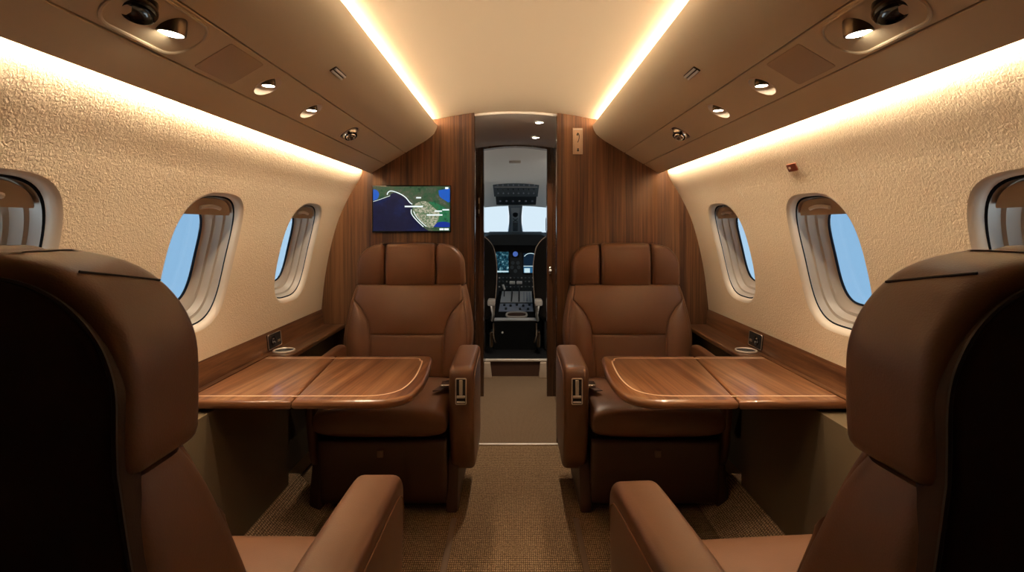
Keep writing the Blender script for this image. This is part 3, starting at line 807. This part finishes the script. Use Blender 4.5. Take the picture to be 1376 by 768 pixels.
# ------------------------------------------------------------------ bulkhead fittings
def bx(px, py, Y=YB): return ((px - 692) * Y / 700, 1.2 + (304 - py) * Y / 700)
x0, z1 = bx(501, 249); x1, z0 = bx(606.5, 312)
yt = YB - .002
root = empty('wall_screen', ((x0 + x1) / 2, YB, z0), 'flat screen showing a satellite map, mounted on the left wooden bulkhead', 'screen')
mb = MB(); mb.box((x0, YB - .018, z0), (x1, YB - .0005, z1), .003); mb.build('bezel', M['black_gloss'], root)
sx0, sx1, sz0, sz1 = x0 + .007, x1 - .006, z0 + .008, z1 - .007
def sp_(px, py, d): # map zoomed coordinates on to the screen
    u = (px - 172) / (955 - 172); v = (py - 158) / (628 - 158)
    u = min(max(u, 0), 1); v = min(max(v, 0), 1)
    return (sx0 + u * (sx1 - sx0), YB - .0183 - d, sz1 - v * (sz1 - sz0))
def flat(pts, d, name, mat):
    m = MB(); a = [sp_(x, y, d) for x, y in pts]; b = [sp_(x, y, d - .0004) for x, y in pts]
    m.loft([b, a]); return m.build(name, mat, root, smooth=False)
flat([(172, 158), (955, 158), (955, 628), (172, 628)], .0006, 'display', M['tv_land'])
sm = lambda pts, n=5: [(v.x, v.y) for v in spline([Vector((a, b, 0)) for a, b in pts], n)]
coast = sm([(172, 320), (240, 297), (330, 262), (362, 232), (400, 228), (460, 252), (510, 292), (556, 340), (572, 380), (562, 430), (588, 480), (640, 532), (690, 590), (740, 628)])
flat(coast + [(172, 628)], .0012, 'map_ocean', M['tv_ocean'])
flat(sm([(172, 190), (205, 195), (232, 235), (215, 290), (172, 305)]), .0016, 'map_water', M['tv_blue'])
flat(sm([(840, 200), (890, 190), (955, 185), (955, 320), (900, 300), (850, 260), (840, 200)]), .0016, 'map_water', M['tv_blue'])
flat(sm([(800, 570), (830, 540), (890, 530), (955, 545), (955, 585), (800, 585), (800, 570)]), .0020, 'map_water', M['tv_navy'])
flat(sm([(690, 330), (780, 320), (880, 370), (955, 420), (955, 560), (840, 540), (740, 430), (690, 330)]), .0014, 'map_forest', M['tv_green'])
flat(sm([(590, 350), (650, 320), (720, 320), (800, 390), (850, 450), (800, 580), (720, 585), (650, 530), (600, 470), (580, 420), (590, 350)]), .0018, 'map_city', M['tv_city'])
def ribbon(pts, w, name):
    p = sm(pts, 6); l, r = [], []
    for i, q in enumerate(p):
        a = Vector(p[max(i - 1, 0)]); b = Vector(p[min(i + 1, len(p) - 1)]); t = (b - a).normalized(); nn = Vector((-t.y, t.x)) * w
        l.append((q[0] - nn.x, q[1] - nn.y)); r.append((q[0] + nn.x, q[1] + nn.y))
    m = MB()
    m.loft([[sp_(*l[i], .0024), sp_(*r[i], .0024), sp_(*r[i], .0014), sp_(*l[i], .0014)] for i in range(len(p))]); m.build(name, M['tv_white'], root, smooth=False)
ribbon([(315, 246), (325, 220), (352, 206), (400, 216), (455, 240), (505, 275), (545, 325), (572, 345)], 4.5, 'map_route')
ribbon([(562, 400), (563, 440), (590, 485), (640, 540), (686, 584)], 4, 'map_route')
ribbon([(585, 420), (615, 480), (670, 540), (715, 582)], 3, 'map_route')
ribbon([(172, 318), (240, 296), (345, 256)], 2, 'map_route')
for a, b, c, d in ((495, 362, 680, 377), (612, 270, 662, 284), (720, 452, 880, 466), (800, 412, 875, 426), (880, 398, 948, 411), (850, 600, 892, 620), (898, 600, 944, 620), (908, 165, 940, 186)):
    flat([(a, b), (c, b), (c, d), (a, d)], .0024, 'map_caption', M['tv_white'])
# placard
px0, pz1 = bx(769.5, 172); px1, pz0 = bx(783, 207.3)
root = empty('wall_placard', ((px0 + px1) / 2, YB, pz0), 'tall ivory placard with dark symbols high on the right wooden bulkhead', 'placard')
mb = MB(); mb.box((px0, YB - .006, pz0), (px1, YB - .0003, pz1), .001); mb.build('plate', M['placard'], root)
def pq(px, py): # zoom coords 755..800 / 13.96
    a, b = bx(755 + px / 13.96, 160 + py / 13.96); return Vector((a, YB - .0065, b))
mb = MB(); mb.tube(spline([pq(285, 290), pq(298, 265), pq(318, 300), pq(322, 350), pq(310, 400), pq(292, 440)], 5), [.0026] * 12 + [.0022] * 14, 6)
mb.box(pq(275, 310) - Vector((0, .0005, 0)), pq(300, 280) + Vector((0, .0005, 0)))
mb.build('symbol', M['black'], root)
mb = MB(); mb.lathe([(.0001, .001), (.0055, .001), (.0055, 0)], pq(300, 590), (0, -1, 0), 16, cap=False); mb.box(pq(285, 570) - Vector((0, .0005, 0)), pq(315, 550) + Vector((0, .0005, 0))); mb.build('symbol', M['black'], root)
mb = MB(); mb.tube([pq(p, q) for p, q in ((225, 215), (360, 215), (360, 640), (225, 640))], .0012, 5, closed=True); mb.build('plate_line', M['steel'], root)
mb = MB(); mb.box(pq(212, 205) - Vector((0, .0005, 0)), pq(385, 180) + Vector((0, .0003, 0))); mb.build('plate_header', M['white'], root)
# little plate on the right wall
yc_, zc_ = 1.69, 1.392
mb = MB(); mb.loft([[wpt(1, yc_ + a - b * .3, zc_ + b, d) for a, b in rrect(-.027, .027, -.011, .011, .003, 3)] for d in (-.0005, -.004)])
root = mb.build('wall_plate', M['red_plate']); tag(root, 'tiny red-brown plate on the right wall between the windows and overhead', 'plate')
mb = MB(); mb.loft([[wpt(1, yc_ + .012 + a - b * .3, zc_ + b, d) for a, b in rrect(-.006, .006, -.003, .003, .001, 2)] for d in (-.0039, -.0046)]); mb.build('plate_mark', M['placard'], root)

# ------------------------------------------------------------------ passage
Y2 = 3.68
pts = []
def pz(x, y): return (1.832 - .30 * x * x) + (1.770 - 1.832) * (y - YB) / (Y2 + .08 - YB)
secs = []
for y in [YB + .03 + (Y2 + .08 - YB - .03) * i / 6 for i in range(7)]:
    row = [(x, y, pz(x, y)) for x in [-.6 + .06 * i for i in range(21)]]
    secs.append(row + [(x, y, z + .02) for x, y, z in row[::-1]])
mb = MB(); mb.loft(secs); struct(mb.build('ceiling_passage', M['pass_ceil'], origin=(0, 0, 0)))
for s, side, xw in ((-1, 'left', -.27), (1, 'right', .277)):
    mb = MB(); mb.box((xw, YB + .05, 0), (xw + s * .03, Y2 + .002, 1.80)); struct(mb.build('wall_passage_' + side, M['wood_dark'], origin=(0, 0, 0)))
    xi = -.2208 if s < 0 else .226
    ptsd = [(xi, 0), (xi, 1.745), (s * .14, 1.757), (s * .07, 1.764), (0, 1.767), (0, 1.80), (s * .9, 1.80), (s * .9, 0)]
    mb = MB(); mb.prism(ptsd, Y2, Y2 + .08, lambda a, b, d: (a, d, b)); struct(mb.build('wall_divider_' + side, M['wood_dark'], origin=(0, 0, 0)))
    # bright edge trim on bulkhead opening
    xe = XL if s < 0 else XR
    mb = MB(); mb.box((xe - .004, YB + .010, .0), (xe + .004, YB + .046, 1.815), .002); struct(mb.build('trim_%d' % (3 if s < 0 else 4), M['wood_dark'], origin=(0, 0, 0)))
# jamb fittings
def tiny(name, lo, hi, mat, label, cat, group=None, bev=.003):
    m = MB(); m.box(lo, hi, bev); return tag(m.build(name, mat), label, cat, group)
root = empty('door_latch', (.222, Y2, .92), 'small white and chrome door latch on the right passage post', 'latch')
mb = MB(); mb.box((.240, Y2 - .012, .865), (.258, Y2, .915), .004); mb.build('latch_plate', M['chrome'], root)
mb = MB(); mb.lathe([(.0001, .022), (.008, .021), (.009, .012), (.006, .01)], (.249, Y2, .892), (0, -1, 0), 14, cap=False); mb.build('latch_knob', M['white'], root)
root = empty('door_catch', (-.245, Y2, 1.30), 'small brass catch high on the left passage post', 'latch')
mb = MB(); mb.box((-.262, Y2 - .010, 1.27), (-.246, Y2, 1.41), .003); mb.build('catch_plate', M['bronze'], root)
mb = MB(); mb.box((-.258, Y2 - .022, 1.36), (-.250, Y2 - .009, 1.40), .003); mb.box((-.258, Y2 - .022, 1.29), (-.250, Y2 - .009, 1.32), .003); mb.build('catch_bolt', M['steel'], root)
tiny('strike_plate', (-.2265, YB + .012, .27), (-.2205, YB + .035, .34), M['steel'], 'narrow steel strike plate low on the left bulkhead edge', 'plate', bev=.001)
# downlights in the passage ceiling
for k, (x, y, lab) in enumerate(((.145, 3.07, 'nearer the cabin'), (.138, 3.44, 'nearer the cockpit'))):
    z = pz(x, y)
    rt = empty('ceiling_light', (x, y, z), 'small round ceiling downlight in the passage, the one %s' % lab, 'light', 'passage downlights')
    mb = MB(); mb.lathe([(.030, .001), (.030, -.003), (.026, -.004), (.022, -.001)], (x, y, z), (0, 0, 1), 24, cap=False); mb.build('trim_ring', M['steel'], rt)
    mb = MB(); mb.lathe([(.0001, -.002), (.023, -.002)], (x, y, z), (0, 0, 1), 24, cap=False); mb.build('lens', M['lens'], rt)
    L = bpy.data.lights.new('down_lamp', 'SPOT'); L.energy = 34; L.color = (1, .84, .64); L.spot_size = R(95); L.spot_blend = .7; L.shadow_soft_size = .02
    lo = bpy.data.objects.new('down_lamp', L); COL.objects.link(lo); lo.location = (x, y, z - .008)

# ------------------------------------------------------------------ cockpit
ZF = .137
mb = MB(); mb.box((-.9, 4.19, ZF - .03), (.9, 5.9, ZF)); struct(mb.build('floor_cockpit', M['black'], origin=(0, 0, 0)))
root = empty('cockpit_step', (0, 4.18, 0), 'step with dark riser and metal nosing up to the cockpit', 'step')
mb = MB(); mb.box((-.19, 4.18, 0), (.20, 4.20, ZF - .012)); mb.build('riser', M['leather_shell'], root)
mb = MB(); mb.box((-.24, 4.16, ZF - .016), (.25, 4.19, ZF + .002), .004); mb.build('nosing', M['satin'], root)
mb = MB(); mb.box((-.24, 4.178, .0), (.25, 4.30, ZF - .016)); mb.build('step_body', M['leather_shaded'], root)
for a, b in ((-.245, -.185), (.19, .25)):
    mb = MB(); mb.prism([(a, 0), (b, 0), (b - .012 if a < 0 else b, ZF - .02), (a if a < 0 else a + .012, ZF - .02)], 4.13, 4.176, lambda p, q, d: (p, d, q), bev=.004); mb.build('cheek', M['beige_trim'], root)
# shell
def cockz(y): return 1.775 + (1.405 - 1.775) * (y - (Y2 + .08)) / (5.2 - Y2 - .08)
for s, side in ((-1, 'left'), (1, 'right')):
    mb = MB(); mb.box((s * .86, Y2 + .08, 0), (s * .90, 5.66, 1.06)); mb.box((s * .86, Y2 + .08, 1.06), (s * .90, 4.5, 1.70)); struct(mb.build('wall_cockpit_' + side, M['cock_liner'], origin=(0, 0, 0)))
    mb = MB(); mb.box((s * .87, 4.5, 1.06), (s * .88, 5.58, 1.45)); o = struct(mb.build('window_%d' % (9 if s < 0 else 10), M['glass_w'], origin=(0, 0, 0))); o['label'] = '%s side pane of the cockpit' % side
secs = []
for y in [Y2 + .08 + (5.2 - Y2 - .08) * i / 6 for i in range(7)]:
    row = [(x, y, cockz(y) - .18 * x * x) for x in [-.88 + .08 * i for i in range(23)]]
    secs.append(row + [(a, b, c + .02) for a, b, c in row[::-1]])
mb = MB(); mb.loft(secs); struct(mb.build('ceiling_cockpit', M['cock_liner'], origin=(0, 0, 0)))
# windscreen: two panes and a centre post
def ws(x, t, d=0.): # t 0 bottom .. 1 top
    return Vector((x, 5.62 - .42 * t + d * .55 - .12 * abs(x), 1.13 + .285 * t - .18 * x * x * t + d * .83))
for k, (a, b, side) in enumerate(((-.86, -.072, 'left'), (.080, .86, 'right'))):
    mb = MB(); mb.loft([[ws(a + (b - a) * i / 8, t, d) for t, d in ((0, 0), (1, 0), (1, .012), (0, .012))] for i in range(9)])
    o = struct(mb.build('window_%d' % (7 + k), M['glass_w'], origin=(0, 0, 0))); o['label'] = '%s cockpit windscreen pane' % side
root = empty('windscreen_post', (0, 5.6, 1.13), 'grey centre post between the two cockpit windscreen panes', 'post')
mb = MB(); mb.loft([[ws(x, t, -.03), ws(x, t, .03)][::1] + [ws(x2, t, .03), ws(x2, t, -.03)] for t, x, x2 in ((.03, -.076, .085), (.3, -.062, .07), (.7, -.058, .066), (1.03, -.066, .074))]); mb.build('post_body', M['ped_grey'], root)
mb = MB(); mb.loft([[ws(x, t, -.034), ws(x2, t, -.034), ws(x2, t, -.028), ws(x, t, -.028)] for t, x, x2 in ((.02, -.05, .058), (.6, -.036, .044), (.98, -.04, .048))]); mb.build('post_cover', M['cock_liner'], root)
mb = MB(); mb.lathe([(.0001, .03), (.022, .028), (.028, .015), (.028, 0)], ws(.004, .78, -.034), (0, -.9, -.35), 20, cap=False); mb.build('compass', M['black'], root)
mb = MB(); mb.box(ws(-.022, .22, -.05), ws(.03, .50, -.04), .004); mb.build('post_card', M['panel_dark'], root)
mb = MB(); mb.tube([ws(-.02, .65, -.04), ws(.028, .52, -.04)], .003, 6); mb.tube([ws(.028, .65, -.04), ws(-.02, .52, -.04)], .003, 6); mb.build('post_brace', M['black'], root)
# nose closing under the windscreen
mb = MB(); mb.box((-.9, 5.62, 0), (.9, 5.66, 1.135)); struct(mb.build('wall_cockpit_front', M['panel_dark'], origin=(0, 0, 0)))
# overhead panel
def oh(x, t, d=0.): # on the sloping cockpit ceiling, t metres forward from y=4.35
    y = 4.30 + t; return Vector((x, y - d * .24, cockz(y) - .012 - d))
root = empty('overhead_switch_panel', (0, 4.35, 1.6), 'dark slate switch panel on the cockpit ceiling above the windscreen', 'switch panel')
def ohbox(xa, xb, ta, tb, da, db, name, mat, bev=0):
    m = MB(); m.loft([[oh(x, t, d) for x, d in ((xa(t), da), (xb(t), da), (xb(t), db), (xa(t), db))] for t in (ta, tb)]); return m.build(name, mat, root)
def o2(px, py, Y): return (px - 692) * Y / 700, 1.2 + (304 - py) * Y / 700
# panel stands as a leaning slab: upper and lower section
def slab(pxl, pxr, pyt, pyb, Yt, Yb, th):
    a, zt_ = o2(pxl[0], pyt, Yt); b, _ = o2(pxr[0], pyt, Yt); c, zb_ = o2(pxl[1], pyb, Yb); d, _ = o2(pxr[1], pyb, Yb)
    return [Vector((a, Yt, zt_)), Vector((b, Yt, zt_)), Vector((d, Yb, zb_)), Vector((c, Yb, zb_))], Vector((0, th * .45, th * .9))
q, nn_ = slab((661, 664), (726, 722.5), 236, 264, 4.45, 4.70, .06)
mb = MB(); mb.loft([q, [p + nn_ for p in q]]); mb.build('upper_section', M['panel_grey'], root)
def onq(q, u, v, e=0.): # point on quad
    p = (q[0] * (1 - u) + q[1] * u) * (1 - v) + (q[3] * (1 - u) + q[2] * u) * v
    n_ = (q[1] - q[0]).cross(q[3] - q[0]).normalized()
    if n_.y > 0: n_ = -n_
    return p + n_ * e
q2, nn2 = slab((666, 667), (721, 720), 264, 275, 4.70, 4.86, .06)
mb = MB(); mb.loft([q2, [p + nn2 for p in q2]]); mb.build('lower_section', M['panel_dark'], root)
rnd = random.Random(3)
def knobrow(q, us, v, r, h, mat, name, parent=root):
    for u in us:
        m = MB(); c = onq(q, u, v); n_ = (onq(q, u, v, .01) - c).normalized()
        m.lathe([(r, -.001), (r * .9, h), (.0001, h)], c, n_, 10, cap=False); m.build(name, mat, parent)
for v in (.22, .42, .62, .82): knobrow(q, [.10 + .114 * i for i in range(8)], v, .0075, .010, M['panel_dark'] if v in (.22, .62) else M['ped_blue'], 'switch')
knobrow(q2, [.1 + .16 * i for i in range(6)], .5, .010, .010, M['ped_blue'], 'switch')
mb = MB(); mb.loft([[onq(q, .03, .51, .002), onq(q, .97, .51, .002), onq(q, .97, .54, .002), onq(q, .03, .54, .002)], [onq(q, .03, .51), onq(q, .97, .51), onq(q, .97, .54), onq(q, .03, .54)]]); mb.build('panel_divider', M['ped_grey'], root)
vx, vz = o2(692, 211, 4.05)
mb = MB(); mb.box((vx - .045, 4.02, cockz(4.05) - .010), (vx + .045, 4.07, cockz(4.05) + .01), .003)
tag(mb.build('ceiling_vent', M['pass_ceil']), 'small grey slot vent on the cockpit ceiling above the switch panel', 'vent')
rt = empty('fill_lamp', (0, 3.86, cockz(3.86)), 'added unseen fill lamp at the back of the cockpit ceiling', 'light')  # lamp added out of view to brighten the cockpit liner
mb = MB(); mb.lathe([(.05, .012), (.05, -.006), (.044, -.008), (.04, -.004)], (.30, 3.90, cockz(3.90) - .02), (0, 0, 1), 24, cap=False); mb.build('trim_ring', M['cock_liner'], rt)
mb = MB(); mb.lathe([(.0001, -.012), (.03, -.010), (.041, -.003)], (.30, 3.90, cockz(3.90) - .02), (0, 0, 1), 24, cap=False); mb.build('fill_lens', M['dome'], rt)
# glareshield + instrument panel
YP = 5.12
def ip(px, py, Y=YP): a, b = o2(px, py, Y); return a, b
root = empty('instrument_panel', (0, YP, .5), 'dark instrument panel with lit displays across the front of the cockpit', 'instrument panel')
zt_ = ip(0, 327)[1]; zb_ = ip(0, 393)[1]
mb = MB(); mb.box((-.80, YP, ZF), (.80, YP + .05, zt_ + .0), .005); mb.build('panel_board', M['panel_dark'], root)
def scr(pxa, pya, pxb, pyb, name, mat, d=.004, fr=True, par=root):
    a, zt = ip(pxa, pya); b, zb2 = ip(pxb, pyb)
    if fr:
        m = MB(); m.box((a - .012, YP - .010, zb2 - .012), (b + .012, YP + .001, zt + .012), .004); m.build('display_bezel', M['black'], par)
        m = MB(); m.box((a, YP - .0125, zb2), (b, YP - .009, zt)); return m.build(name, mat, par, smooth=False)
    m = MB(); m.box((a, YP - .0125 - d, zb2), (b, YP - .010, zt)); return m.build(name, mat, par, smooth=False)
dl = scr(663, 338, 683.5, 366, 'display', M['disp'])
scr(665.5, 363.5, 683, 365.2, 'display_bar', M['disp_white'], fr=False, par=dl)
dr = scr(703.5, 340, 722.5, 366.5, 'display', M['disp_dark'])
scr(703.5, 358.5, 722.5, 366, 'display_ground', M['disp_blue'], d=.001, fr=False, par=dr)
scr(703.5, 356.8, 722, 357.7, 'display_horizon', M['disp_white'], d=.002, fr=False, par=dr)
scr(704.5, 360, 712, 366, 'display_readout', M['disp_white'], d=.0015, fr=False, par=dr)
mb = MB(); arc = []
for k in range(13):
    t = R(20 + 140 * k / 12); a, b = ip(713 - 9 * math.cos(t), 346.5 - 6.5 * math.sin(t)); arc.append((a, YP - .014, b))
mb.tube(arc, .0032, 5); mb.build('display_arc', M['disp_white'], dr)
a, b = ip(692.5, 341); mb = MB(); mb.box((a - .034, YP - .010, b - .034), (a + .034, YP, b + .034), .006); sb = mb.build('standby_gauge', M['black'], root)
mb = MB(); mb.lathe([(.0001, .012), (.024, .012), (.026, .009)], (a, YP, b), (0, -1, 0), 20, cap=False); mb.build('gauge_face', M['disp_lblue'], sb)
for px, py in ((689, 353), (696, 353), (688, 359), (697, 359), (692.5, 364)):
    a, b = ip(px, py); mb = MB(); mb.lathe([(.018, 0), (.018, .008), (.014, .010), (.012, .008), (.0001, .008)], (a, YP, b), (0, -1, 0), 16, cap=False); g = mb.build('gauge', M['panel_grey'], root)
for px in range(661, 727, 5):
    for py in (373, 378, 385):
        a, b = ip(px, py); mb = MB(); mb.box((a - .008, YP - .008, b - .007), (a + .008, YP, b + .007), .002); mb.build('panel_button', M['panel_grey'] if (px + py) % 3 else M['ped_grey'], root)
mb = MB()
secs = []
for x, dz in ((-.80, -.10), (-.42, -.09), (-.30, -.03), (-.24, 0), (.25, 0), (.31, -.03), (.43, -.09), (.80, -.10)):
    zt2 = 1.150 + dz
    secs.append([(x, 4.98, zt2 - .13 - dz), (x, 4.96, zt2 - .03), (x, 5.0, zt2), (x, 5.60, zt2 - .04), (x, 5.60, zt2 - .09), (x, 5.1, zt2 - .13 - dz)])
mb.loft(secs); o = mb.build('glareshield', M['panel_dark'], None); tag(o, 'dark padded glareshield hooding the top of the instrument panel', 'glareshield')
for px in (668, 684, 700, 716):
    pass
# pedestal
root = empty('centre_pedestal', (0, 4.5, ZF), 'grey control pedestal with white-topped levers between the pilot seats', 'pedestal')
xa, z_a = o2(663.5, 431, 4.50); xb, _ = o2(722, 431, 4.50)
xc_, z_c = o2(671, 391, 5.05); xd, _ = o2(718, 391, 5.05)
q = [Vector((xc_, 5.05, z_c)), Vector((xd, 5.05, z_c)), Vector((xb, 4.50, z_a)), Vector((xa, 4.50, z_a))]
mb = MB(); mb.loft([q, [Vector((p.x, p.y, ZF)) for p in q]]); mb.build('pedestal_body', M['ped_black'], root)
def onp(u, v, e=0.):
    p = (q[0] * (1 - u) + q[1] * u) * (1 - v) + (q[3] * (1 - u) + q[2] * u) * v
    return p + Vector((0, -.33, .94)) * e
def plate(u0, u1, v0, v1, e0, e1, name, mat):
    m = MB(); m.loft([[onp(u, v, e) for u, v in ((u0, v0), (u1, v0), (u1, v1), (u0, v1))] for e in (e0, e1)]); return m.build(name, mat, root)
plate(.08, .92, .02, .42, 0, .006, 'quadrant_plate', M['ped_grey'])
plate(.08, .92, .46, .72, 0, .006, 'radio_plate', M['ped_blue'])
plate(.01, .99, .93, 1.0, -.02, .010, 'pedestal_sill', M['ped_grey'])
for u in (.37, .57):
    m = MB(); m.tube([onp(u, .30, .005), onp(u, .10, .05), onp(u, .04, .085)], .006, 8); lv = m.build('throttle_lever', M['black'], root)
    c = onp(u, .02, .095); m = MB(); m.box(c - Vector((.027, .015, .013)), c + Vector((.027, .015, .016)), .007); m.build('lever_grip', M['white'], lv)
    plate(u - .02, u + .02, .05, .40, .004, .008, 'lever_slot', M['black'])
m = MB(); m.tube([onp(.16, .22, .0), onp(.16, .12, .05)], .005, 8); lv = m.build('flap_lever', M['black'], root)
c = onp(.14, .10, .068); m = MB(); m.tube([c + Vector((-.008, 0, .028)), c, c + Vector((.008, 0, -.02))], [.010, .012, .010], 10); m.build('lever_grip', M['white'], lv)
for u in (.70, .78, .86): plate(u - .012, u + .012, .06, .38, .006, .009, 'scale_strip', M['ped_blue'])
for u, v in ((.2, .53), (.36, .55), (.52, .52), (.68, .55), (.84, .52), (.25, .65), (.8, .66), (.6, .66)):
    c = onp(u, v, .005); m = MB(); m.lathe([(.011, 0), (.010, .016), (.0001, .016)], c, (0, -.33, .94), 12, cap=False); m.build('radio_knob', M['panel_dark'], root)
# ashtray-like cup with pale rim
ctr = [onp(.52 + .24 * math.copysign(abs(math.cos(t)) ** .6, math.cos(t)), .85 + .075 * math.copysign(abs(math.sin(t)) ** .7, math.sin(t)), .014) for t in [2 * PI * k / 28 for k in range(28)]]
m = MB(); m.tube(ctr, .009, 8, closed=True); m.build('tray_rim', M['cock_pad'], root)
m = MB(); m.loft([ctr, [p - Vector((0, 0, .004)) for p in ctr]]); m.build('tray_bottom', M['leather_shell'], root)
m = MB(); m.lathe([(.0001, .008), (.009, .007), (.009, 0)], (xa + .075, 4.50, .285), (0, -1, 0), 12, cap=False); m.build('latch_button', M['white'], root)
# pilot seats
def pilot(s, label):
    root = empty('pilot_seat', (s * .43, 4.42, ZF), label, 'seat', 'pilot seats')
    x0 = s * .43
    def w(z):
        return smooth_tab([(.45, .25), (.80, .275), (1.0, .255), (1.09, .20), (1.14, .11), (1.155, .02)], z)
    secs = [[(x0 + a, b, z) for a, b in rrect(-w(z), w(z), 4.36 + .05 * (1 - (z - .45)), 4.50 - .0, .03, 5)] for z in [.44 + .02 * k for k in range(36)]]
    m = MB(); m.loft(secs); bk = m.build('backrest', M['cock_seat'], root, sharp=60)
    pth = [(x0 - s * (w(z) + .002), 4.372 + .05 * (1 - (z - .45)), z) for z in [.45 + .02 * k for k in range(35)]]
    m = MB(); m.tube(pth, .0035, 6); m.build('piping', M['beige_trim'], bk)
    m = MB(); m.box((x0 - .17, 4.34, 1.13), (x0 + .17, 4.46, 1.30), .04, 4); m.build('headrest', M['cock_seat'], root)
    m = MB(); m.box((x0 - .215, 4.42, .40), (x0 + .215, 4.90, .52), .04, 4); m.build('seat_cushion', M['cock_seat'], root)
    m = MB(); m.box((x0 - .18, 4.45, ZF), (x0 + .18, 4.85, .40), .02); m.build('seat_base', M['black'], root)
    xi = x0 - s * .235
    m = MB(); m.box((xi - .032, 4.28, .545), (xi + .032, 4.40, .595), .014, 4); m.build('armrest', M['cock_pad'], root)
    m = MB(); m.tube([(xi, 4.36, .55), (xi - s * .01, 4.40, .46), (xi, 4.44, .40)], .014, 8); m.build('armrest_arm', M['steel'], root)
    m = MB(); m.box((xi - .014, 4.30, .20), (xi + .014, 4.40, .33), .006); m.tube([(xi - s * .02, 4.30, .40), (xi - s * .02, 4.30, .30), (xi - s * .035, 4.31, .24)], .008, 8); m.build('seat_mechanism', M['bronze'], root)
    return root
pilot(-1, 'dark pilot seat with pale piping on the left of the pedestal'); pilot(1, 'dark pilot seat with pale piping on the right of the pedestal')

# ------------------------------------------------------------------ world, camera
w = bpy.data.worlds.new('sky'); SC.world = w; w.use_nodes = True; nt = w.node_tree
bg = nt.nodes['Background']
tc = nt.nodes.new('ShaderNodeTexCoord'); sx = nt.nodes.new('ShaderNodeSeparateXYZ')
nt.links.new(tc.outputs['Generated'], sx.inputs[0])
rp = nt.nodes.new('ShaderNodeValToRGB')
rp.color_ramp.elements[0].position = .86; rp.color_ramp.elements[0].color = (.34, .53, .71, 1)
rp.color_ramp.elements[1].position = .98; rp.color_ramp.elements[1].color = (.74, .85, .92, 1)
nt.links.new(sx.outputs['Y'], rp.inputs['Fac'])
rz_ = nt.nodes.new('ShaderNodeMapRange'); rz_.inputs['From Min'].default_value = -.25; rz_.inputs['From Max'].default_value = -.5
nt.links.new(sx.outputs['Z'], rz_.inputs['Value'])
mxr = nt.nodes.new('ShaderNodeMix'); mxr.data_type = 'RGBA'        # bright lower sky, added out of view to lift the cockpit ceiling
nt.links.new(rz_.outputs['Result'], mxr.inputs['Factor']); nt.links.new(rp.outputs['Color'], mxr.inputs[6])
mxr.inputs[7].default_value = (4.6, 4.4, 4.1, 1)
nt.links.new(mxr.outputs[2], bg.inputs['Color'])
bg.inputs['Strength'].default_value = .9

cam = bpy.data.cameras.new('camera'); co = bpy.data.objects.new('camera', cam); COL.objects.link(co)
co.location = (0, 0, 1.2); co.rotation_euler = (PI / 2, 0, 0)
cam.sensor_width = 36; cam.sensor_fit = 'HORIZONTAL'; cam.lens = 36 * 700 / 1376
cam.shift_x = -4 / 1376; cam.shift_y = -80 / 1376; cam.clip_start = .02
SC.camera = co
SC.view_settings.view_transform = 'Standard'; SC.view_settings.look = 'None'
SC.view_settings.gamma = 1; SC.view_settings.use_curve_mapping = False
SC.view_settings.exposure = .3
SC.cycles.use_denoising = True
SC.cycles.max_bounces = 12; SC.cycles.diffuse_bounces = 8; SC.cycles.transparent_max_bounces = 12
SC.cycles.sample_clamp_indirect = 6
SC.cycles.caustics_reflective = False; SC.cycles.caustics_refractive = False
for o in bpy.data.objects:
    if '_org' in o: del o['_org']
